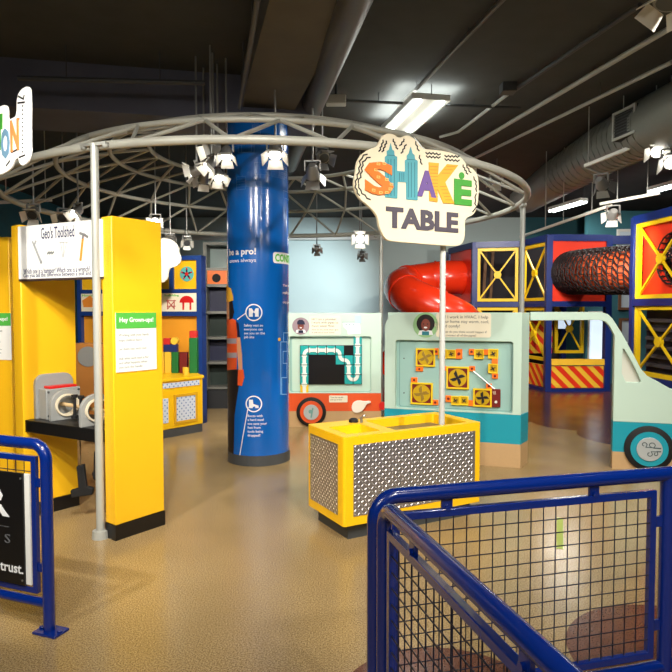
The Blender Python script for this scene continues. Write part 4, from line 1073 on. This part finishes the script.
# ================================================================== PLAY TOWERS
STR_Y = mat('hazard_yellow', (240, 190, 50), .5)
def xwin(par, fr, a0, a1, c0, c1, b=0, hub=True):
    w = .05
    o = obj('brace_window', MB().frame(fr, a0, a1, c0, c1, .06, b-.05, b+.02), YELF, par, .003)
    a = (a0+a1)/2; c = (c0+c1)/2
    m = MB()
    for p, q in (((a0+.05, c0+.05), (a1-.05, c1-.05)), ((a0+.05, c1-.05), (a1-.05, c0+.05))): m.bar(fr.p(*p, b-.01), fr.p(*q, b-.01), .03, .03)
    obj('cross_bar', m, YELF, o)
    obj('hub_plate', MB().disc(fr, a, c, .075, b-.03, b+.025, 10), YELF, o)
    return o
def stripes(par, fr, a0, a1, c0, c1, b=0, w=.12):
    o = obj('hazard_panel', MB().box(fr, a0, a1, c0, c1, b-.05, b), STR_Y, par)
    m = MB(); h = c1-c0; x = a0-h
    while x < a1:
        P = [(x+h, c0), (x+h+w, c0), (x+w, c1), (x, c1)]
        Q = []
        def clip(P, f, v):
            R = []
            for i in range(len(P)):
                p, q = P[i], P[(i+1) % len(P)]; ip, iq = f(p[0]) >= 0, f(q[0]) >= 0
                if ip: R.append(p)
                if ip != iq:
                    t = (v-p[0])/(q[0]-p[0]); R.append((v, p[1]+(q[1]-p[1])*t))
            return R
        P = clip(P, lambda u: u-a0, a0)
        if P: P = clip(P, lambda u: a1-u, a1)
        if len(P) > 2: m.prism(fr, P, b, b+.004)
        x += 2*w
    obj('red_stripes', m, RED, o)
    return o
def post(par, p, h, w=.1, name='post'):
    return obj(name, MB().wbox(p[0]-w/2, p[0]+w/2, p[1]-w/2, p[1]+w/2, 0, h), BLUF, par, .004)
TP = 2.86; LV = [.05, .5, .56, 1.56, 1.66, 2.74]
pt = thing('play_tower', (4.0, 12.2, 0), 'blue climbing tower with yellow cross braces behind the mint van wall', 'climbing tower')
Q = {'D0': (2.56, 13.9), 'A0': (2.80, 12.6), 'B0': (3.69, 12.38), 'C0': (3.87, 11.32), 'C1': (4.98, 11.38), 'E1': (4.98, 13.6), 'E0': (2.62, 14.7)}
for k in Q: post(pt, Q[k], TP, .11)
def face(k0, k1):
    p, q = Vector(Q[k0]+(0,)), Vector(Q[k1]+(0,)); return F(p, q-p), (q-p).length
def rails(par, fr, L, zs):
    for z0, z1 in zs: obj('rail', MB().box(fr, 0, L, z0, z1, -.05, .05), BLUF, par)
for k0, k1 in (('D0', 'A0'), ('A0', 'B0'), ('B0', 'C0'), ('C0', 'C1')):
    fr, L = face(k0, k1); rails(pt, fr, L, ((TP-.11, TP+.01), (LV[3]+.0, LV[4]), (0, .06)))
    if k0 == 'D0':
        c = 2.19; obj('red_panel', MB().prism(fr, [(.05, LV[4]), (L-.05, LV[4]), (L-.05, TP-.1), (.05, TP-.1)], -.02, .02, [[(L/2+.34*cos(2*pi*i/24), c+.34*sin(2*pi*i/24)) for i in range(24)]]), RED, pt)
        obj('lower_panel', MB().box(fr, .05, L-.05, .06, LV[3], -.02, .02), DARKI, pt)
        DC = fr.p(L/2, c, 0); DN = fr.n.copy()
    elif k0 in ('A0', 'B0'):
        xwin(pt, fr, .06, L-.06, LV[4]+.01, TP-.12); xwin(pt, fr, .06, L-.06, LV[2], LV[3]-.01)
        stripes(pt, fr, .05, L-.05, LV[0]+.02, LV[1]-.02)
        if k0 == 'A0': obj('safety_net', MB().box(fr, .06, L-.06, LV[2], LV[3], -.9, -.89), DARKI, pt)  # plain dark sheet behind the brace window, in place of the dark interior
    else:
        hc = (.42, 2.17); hr = .36
        obj('red_panel', MB().prism(fr, [(.05, LV[4]), (L-.05, LV[4]), (L-.05, TP-.1), (.05, TP-.1)], -.02, .02, [[(hc[0]+hr*cos(2*pi*i/28), hc[1]+hr*sin(2*pi*i/28)) for i in range(28)]]), RED, pt)
        CC = fr.p(*hc, 0); CN = fr.n.copy()
        stripes(pt, fr, .05, L-.05, .07, .47)
        obj('yellow_ledge', MB().box(fr, .05, L-.05, .49, .60, -.06, .04), STR_Y, pt)
        fi = F(fr.p(.1, 0, -1.25), fr.x)
        o = xwin(pt, fi, .55, 1.15, .62, 1.62); stripes(pt, fi, .0, .5, .62, 1.32); obj('yellow_ledge', MB().box(fi, 0, .5, 1.32, 1.4, -.06, .02), STR_Y, pt)
        for px, py, w_, h_ in ((563, 322, .17, .14),):
            x, z = fi.px(px, py, -.4); s = obj('lit_screen', MB().box(fi, x-w_, x+w_, z-h_, z+h_, -.44, -.4), SCRN, pt)
obj('deck', MB().prism(PLAN, [Q[k] for k in ('D0', 'A0', 'B0', 'C0', 'C1', 'E1', 'E0')], 1.57, 1.64), NAVY, pt)
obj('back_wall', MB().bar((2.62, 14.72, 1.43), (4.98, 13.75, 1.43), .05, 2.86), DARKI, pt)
for x, y in ((3.35, 13.5), (3.15, 13.3)): obj('inner_strut', MB().bar((x, y, 1.64), (x+.05, y, 2.8), .06), mat('dim_wood', (96, 66, 38), .7), pt)
# slide
sl = thing('tube_slide', DC.copy(), 'glossy red spiral tube slide curling out of the blue tower', 'slide')
SP = spline([DC, DC+DN*.35, (1.95, 13.2, 2.14), (1.5, 12.95, 2.06), (1.32, 12.5, 1.93), (1.5, 12.05, 1.74), (1.95, 11.85, 1.52), (2.4, 12.0, 1.32), (2.6, 12.5, 1.1), (2.35, 12.95, .9), (1.9, 13.1, .68), (1.45, 12.9, .5), (1.2, 12.5, .4)], 8)
obj('slide_tube', MB().tube(SP, .36, 26, cap=False), REDS, sl)
m = MB()
for i in range(0, len(SP)-1, 12):
    d = (SP[min(i+1, len(SP)-1)]-SP[max(i-1, 0)]).normalized()*.022; m.cyl(SP[i]-d, SP[i]+d, .378, 26)
obj('joint_ring', m, REDS, sl)
sl.location.z = 0; WM[sl.name] = WM[sl.name]
for ch in sl.children: ch.location = (0, 0, DC.z)
obj2 = MB().cyl((1.32, 12.5, 0), (1.32, 12.5, 1.6), .05, 12)
sl_m = Matrix.Translation((DC.x, DC.y, 0)); WM[sl.name] = sl_m
obj('support_post', obj2, BLUF, sl)
# net tunnel
tn = thing('net_tunnel', (CC.x, CC.y, CC.z), 'black rope net crawl tunnel bulging from the red hole panel', 'net tunnel')
NP = spline([CC+CN*-.05, CC+CN*.3, (4.42, 10.45, 2.15), (4.72, 10.02, 2.14), (5.2, 9.85, 2.13), (5.9, 9.8, 2.12)], 9)
def tube_net(P, r, n=26, tw=3):
    m = MB(); rings = []; ref = Vector((0, 0, 1))
    for i in range(len(P)):
        t = (P[min(i+1, len(P)-1)]-P[max(i-1, 0)]).normalized(); ref = (ref-t*ref.dot(t)).normalized(); v = t.cross(ref)
        rings.append((P[i], ref.copy(), v))
    def q(i, k): c, u, v = rings[i]; a = 2*pi*k/n; return c+(u*cos(a)+v*sin(a))*r
    for i in range(len(P)-1):
        for k in range(n):
            m.tube([q(i, k), q(i+1, k+.5+(.5 if i % 2 else -.5)*1)], .012, 5, cap=False)
            m.tube([q(i, k), q(i, k+1)], .012, 5, cap=False)
    return m
NP2 = []
for a, b in zip(NP, NP[1:]): NP2 += [a]
NP2.append(NP[-1])
obj('net', tube_net(NP2, .39, 22), mat('net_black', (34, 22, 22), .7), tn)
obj('crawl_floor', MB().tube(NP, .31, 20, cap=False), mat('tunnel_lining', (236, 96, 44), .6), tn, label='orange inner lining seen through the net')
obj('support_hoop', MB().tube([CC+CN*.03+Vector((cos(2*pi*i/28)*.385, 0, sin(2*pi*i/28)*.385)) for i in range(28)], .022, 8, closed=True), RED, tn)
# near tower at right
pn = thing('play_tower', (5.0, 8.4, 0), 'blue climbing tower with yellow cross braces at the right edge', 'climbing tower')
T0, T1 = Vector((4.44, 9.25, 0)), Vector((4.55, 8.0, 0)); tf = F(T0, T1-T0); TLn = (T1-T0).length
Q2 = [(4.44, 9.25), (4.55, 8.0), (5.85, 8.1), (5.75, 9.3)]
for p in Q2: post(pn, p, TP, .1)
rails(pn, tf, TLn, ((TP-.1, TP+.02), (LV[3]+.0, LV[4]), (.45, .55), (0, .06)))
fb = F(Vector((4.44, 9.25, 0)), Vector((1.31, .05, 0)))
obj('rail', MB().box(fb, 0, 1.31, TP-.1, TP+.02, -.05, .05), BLUF, pn)
xwin(pn, tf, .05, TLn-.05, LV[4]+.0, TP-.1); xwin(pn, tf, .05, TLn-.05, .55, LV[3]-.0)
stripes(pn, tf, .05, TLn-.05, .07, .44)
rpn = obj('red_panel', MB().prism(tf, [(.04, LV[4]), (TLn-.04, LV[4]), (TLn-.04, TP-.1), (.04, TP-.1)], -.14, -.1, [[(.82+.36*cos(2*pi*i/28), 2.2+.36*sin(2*pi*i/28)) for i in range(28)]]), RED, pn)
c_ = tf.p(.82, 2.2, -.14); o = obj('net_mouth', tube_net([c_+tf.n*(.1-.1*i) for i in range(8)], .35, 22), mat('net_black', (34, 22, 22), .7), pn)
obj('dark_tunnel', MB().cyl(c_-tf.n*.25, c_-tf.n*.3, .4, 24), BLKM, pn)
obj('lower_net', MB().box(tf, .04, TLn-.04, .55, LV[3], -.22, -.18), DARKI, pn)  # solid dark sheet standing in for the shaded interior of the lower bay
m = MB()
for i in range(6): m.bar(tf.p(.1, .7+i*.13, -.15), tf.p(.8, .7+i*.13, -.15), .05)
obj('climbing_steps', m, mat('step_grey', (60, 58, 66), .6), pn)
obj('deck', MB().prism(PLAN, [(4.46, 9.2), (4.55, 8.05), (5.8, 8.1), (5.72, 9.25)], 1.57, 1.63), NAVY, pn)
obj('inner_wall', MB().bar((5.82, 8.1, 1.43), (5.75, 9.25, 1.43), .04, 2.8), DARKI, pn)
# teal doorway frame and pictures between the towers
for (px, py, w_, h_, d, lab) in ((625.5, 240, .16, .22, 12.55, 'upper white framed picture on the teal wall between the towers'), (627, 299, .16, .22, 12.55, 'middle framed picture on the teal wall between the towers'), (628.5, 332, .18, .28, 12.55, 'lower bright framed picture on the teal wall between the towers')):
    p = at(px, py, d); fw = FT((p.x, 12.6, 0), 0); t = thing('picture', (p.x, 12.59, p.z-h_), lab, 'picture', 'pictures on the teal wall')
    obj('picture_frame', MB().frame(fw, -w_, w_, p.z-h_, p.z+h_, .05, .0, .04), mat('frame_brown', (120, 84, 60), .5) if py > 260 else WMET, t)
    obj('print_sheet', MB().box(fw, -w_+.05, w_-.05, p.z-h_+.05, p.z+h_-.05, .0, .02), mat('picture_sheet', (206, 220, 230), .4), t)
bh = at(618, 230, 11.9)
tag(obj('door_header', MB().bar((5.2, 11.9, 2.83), (6.6, 11.75, 2.83), .12, .16).bar((5.2, 11.9, 0), (5.2, 11.9, 2.9), .12), BLUF), 'dark blue post and header in front of the teal wall', 'door frame')
# ================================================================== SPOTLIGHTS
HOUS = mat('lamp_housing', (150, 150, 148), .4, metal=.4); BARN = mat('barn_door', (236, 234, 226), .45)
def spot(p, aim, label, size=.085, lit=True, top_z=None, doors=4, energy=0, col=(1, .93, .82), blend=.5, ang=95, hang=None, barn=BARN, group='spotlights'):
    p = Vector(p); aim = (Vector(aim)-p).normalized()
    t = thing('spotlight', p, label, 'spotlight', group)
    r = size*.75; z = aim
    x = z.cross(Vector((0, 0, 1))).normalized(); y = x.cross(z)
    obj('lamp_housing', MB().tube([p-z*size*1.6, p-z*size*1.1, p-z*.02, p], [r*.55, r*.9, r, r*1.08], 16), HOUS, t)
    obj('lens', MB().cyl(p+z*.001, p+z*.006, r*.86, 16), LAMP if lit else DGR, t)
    for i, (a, b) in enumerate(((x, y), (-x, y), (y, x), (-y, x))[:doors]):
        q = p+a*r*1.05; e = (z*.8+a*.6).normalized(); n = e.cross(b)*.003; h = size*.95; w = size*.85
        m = MB(); V_ = [q-b*w*.8, q+b*w*.8, q+b*w+e*h, q-b*w+e*h]
        A = [m.b.verts.new(v+n) for v in V_]; B = [m.b.verts.new(v-n) for v in V_]
        m._f(A); m._f(B[::-1])
        for k in range(4): m._f((A[k], B[k], B[(k+1) % 4], A[(k+1) % 4]))
        obj('barn_door', m, barn, t)
    yk = MB()
    for s in (-1, 1): yk.bar(p-z*size*.8+x*s*r*1.15, p-z*size*.8+x*s*r*1.15+Vector((0, 0, size*1.1)), .012, .03)
    tp_ = p-z*size*.8+Vector((0, 0, size*1.1)); yk.bar(tp_-x*r*1.2, tp_+x*r*1.2, .03, .012)
    obj('yoke', yk, HOUS, t)
    obj('stem', MB().cyl(tp_, hang if hang is not None else (tp_.x, tp_.y, top_z or ZC), .009, 8), HOUS, t)
    if energy:
        l = bpy.data.lights.new('spot_beam', 'SPOT'); l.energy = energy; l.color = col; l.spot_size = radians(ang); l.spot_blend = blend; l.shadow_soft_size = r*.8
        lo = bpy.data.objects.new('spot_beam', l); COL.objects.link(lo); lo.parent = t
        lo.matrix_local = WM[t.name].inverted() @ (Matrix.Translation(p+z*.02) @ z.to_track_quat('-Z', 'Y').to_matrix().to_4x4())
    return t
# cluster left of the pillar
GE = dict(blend=.7)
spot(at(207, 150, 5.5), (-3.4, 4.4, 2.0), 'topmost white barn door spotlight in the cluster left of the pillar top', .075)
spot(at(226, 157, 5.62), (-1.0, 4.4, .4), 'upper barn door spotlight against the pillar side in the left cluster', .07)
spot(at(191, 172, 5.6), (-4.4, 5.6, 2.0), 'leftmost barn door spotlight in the cluster left of the pillar', .065)
spot(at(208, 167, 5.35), (-2.4, 4.2, .6), 'middle barn door spotlight in the cluster left of the pillar', .06)
spot(at(203, 181, 5.9), (-2.3, 8.0, 1.1), 'lowest barn door spotlight in the cluster left of the pillar', .065, energy=300, ang=95, blend=.7)
spot(at(219, 178, 5.75), (-.3, 4.4, .2), 'small barn door spotlight low beside the pillar in the left cluster', .065)
spot(at(275, 155, 5.55), (-.5, 4.3, .7), 'barn door spotlight hanging in front of the pillar top', .085)
spot(at(313, 177, 6.0), (-.1, 8.0, .9), 'grey spotlight with open doors right of the pillar', .085, energy=260, ang=95, blend=.7, lit=False, barn=HOUS)
spot(at(324, 158, 6.25), (.9, 4.0, 1.2), 'upper grey spotlight right of the pillar behind the hoop', .075, lit=False, barn=HOUS)
spot(at(360, 239, 8.8), (.4, 5.2, 1.4), 'white spotlight on the far hoop near the far post', .09)
spot(at(317, 250, 9.6), (-.2, 12, 2.0), 'dark spotlight hanging before the bright back wall', .06, lit=False, barn=HOUS)
spot(at(362, 256, 9.7), (.9, 12, 2.0), 'small dark spotlight under the white one near the far post', .06, lit=False, barn=HOUS)
spot(at(170, 240, 8.0), (-1.5, 5.0, 1.0), 'grey spotlight above the cloud cutout', .06, lit=False, barn=HOUS)
spot(at(187, 243, 8.3), (-1.3, 6.0, .8), 'pale spotlight just right of the cloud cutout', .06, lit=False)
spot(at(155, 222, 7.4), (-1.4, 3.0, .9), 'glowing spotlight peeping over the right yellow pylon', .07, doors=2)
spot(at(75, 214, 6.6), (-3.6, 5.2, .8), 'right one of two spotlights above the toolshed sign', .07)
spot(at(62, 218, 6.8), (-2.8, 3.8, .5), 'left one of two spotlights above the toolshed sign', .07, lit=False)
spot(at(32, 215, 6.3), (-2.8, 3.8, .5), 'pale spotlight above the left pylon near the frame edge', .07, lit=False)
# right-hand tracks
def track(pa, da, pb, db, label, rods):
    A, B = at(*pa, da), at(*pb, db); t = thing('light_track', A, label, 'light track', 'light tracks')
    obj('track_bar', MB().bar(A, B, .035, .035), WMET, t)
    for k in rods:
        q = A.lerp(B, k); obj('drop_rod', MB().cyl(q, (q.x, q.y, ZC), .006, 6), LGR, t)
    return A, B
track((585, 166), 7.0, (657, 137), 6.3, 'upper light track below the grey duct at right', (.05, .55, .98))
track((520, 237), 9.2, (612, 205), 8.2, 'lower light track with white conduit left of the hanging floodlight', (.3, .5, .8))
track((600, 204), 8.2, (660, 193), 7.7, 'short light track right of the floodlight, below the glaring lamp', (.3, .8))
track((-14, 203), 7.4, (52, 200), 7.6, 'pale light track above the left pylons at the left edge', (.3, .9))
spot(at(603, 186, 6.9), (4.6, 8.7, 1.7), 'grey box spotlight under the duct, left of the glaring one', .085, energy=240, ang=85, blend=.7, lit=False, barn=HOUS, hang=at(586, 168, 7.0))
spot(at(657, 152, 6.2), (2.0, 3.6, .8), 'glaring lit spotlight near the right edge', .085, doors=3, hang=at(655, 139, 6.32))
spot(at(671, 163, 6.0), (2.4, 3.6, .8), 'lit spotlight cut by the right edge under the glaring one', .09, doors=3)
spot(at(612, 216, 8.15), (4.3, 11.0, 1.7), 'white floodlight hanging from the lower track', .09, energy=330, ang=95, blend=.7, lit=False, hang=at(612, 206, 8.2))
spot(at(668, 3, 3.6), (1.0, 3.2, .2), 'beige spotlight in the top right corner of the view', .1, lit=False)
# unseen lamps added to light the hall, all but the back wall wash
def hall(p, aim, e, label, ang=100, col=(1, .94, .84), blend=.7):
    spot(p, aim, label, .1, energy=e, ang=ang, col=col, blend=blend, group='ceiling spotlights')

sc_ = at(597, 336, 12.55); t = thing('wall_poster', (sc_.x, 12.59, sc_.z-.5), 'bright lit poster seen through the lower bay of the blue tower', 'poster')
fw = FT((sc_.x, 12.6, 0), 0)
obj('poster_frame', MB().frame(fw, -.17, .17, sc_.z-.5, sc_.z+.5, .03, 0, .03), WMET, t); obj('poster_sheet', MB().box(fw, -.14, .14, sc_.z-.47, sc_.z+.47, 0, .015), SCRN, t)  # sheet given its own glow in place of light falling on it
hall((-2.2, 1.2, 3.3), (-2.0, 4.6, .9), 420, 'ceiling spotlight aimed at the toolshed booth', 70)
hall((-.9, 2.2, 2.95), (-2.1, 4.7, 1.1), 160, 'ceiling spotlight aimed at the left yellow pylon', 60)
hall((-.6, 1.2, 3.35), (-.6, 5.5, .3), 420, 'ceiling spotlight aimed at the blue pillar', 80)
hall((1.0, 1.4, 3.35), (.6, 4.4, .3), 300, 'ceiling spotlight aimed at the shake table', 75)
hall((2.6, 2.4, 3.35), (1.3, 6.0, .9), 380, 'ceiling spotlight aimed at the mint play wall', 80)
hall((3.3, 3.6, 3.35), (3.0, 6.0, .5), 220, 'ceiling spotlight aimed at the van cab', 80)
hall((.8, 11.0, 3.45), (-.9, 15.1, 1.7), 1250, 'ceiling spotlight washing the pale back wall', 60, (.86, .97, 1), 1.0)
hall((2.4, 9.4, 3.45), (2.6, 13.0, 1.9), 330, 'ceiling spotlight aimed at the red slide', 85)
hall((-1.2, -.6, 3.4), (-.8, 3.0, 0), 200, 'ceiling spotlight over the near floor', 110)
hall((1.6, -.4, 3.4), (1.2, 2.6, 0), 200, 'ceiling spotlight over the near railing', 110)
for i, (x, y) in enumerate(((-2.5, -1.4), (1.5, -1.4))):
    batten('ceiling_light', (x, y, 3.55), 1.2, ['left fluorescent batten on the ceiling behind the viewpoint', 'right fluorescent batten on the ceiling behind the viewpoint'][i], w=.3, energy=45, up=130)  # both battens are added out of view; their uplight lifts the dark ceiling
w = bpy.data.worlds.new('world'); SC.world = w; w.use_nodes = True
w.node_tree.nodes['Background'].inputs[0].default_value = (.05, .055, .06, 1)
w.node_tree.nodes['Background'].inputs[1].default_value = 1
SC.view_settings.view_transform = 'Standard'; SC.view_settings.look = 'None'; SC.view_settings.gamma = 1; SC.view_settings.use_curve_mapping = False
SC.view_settings.exposure = 0
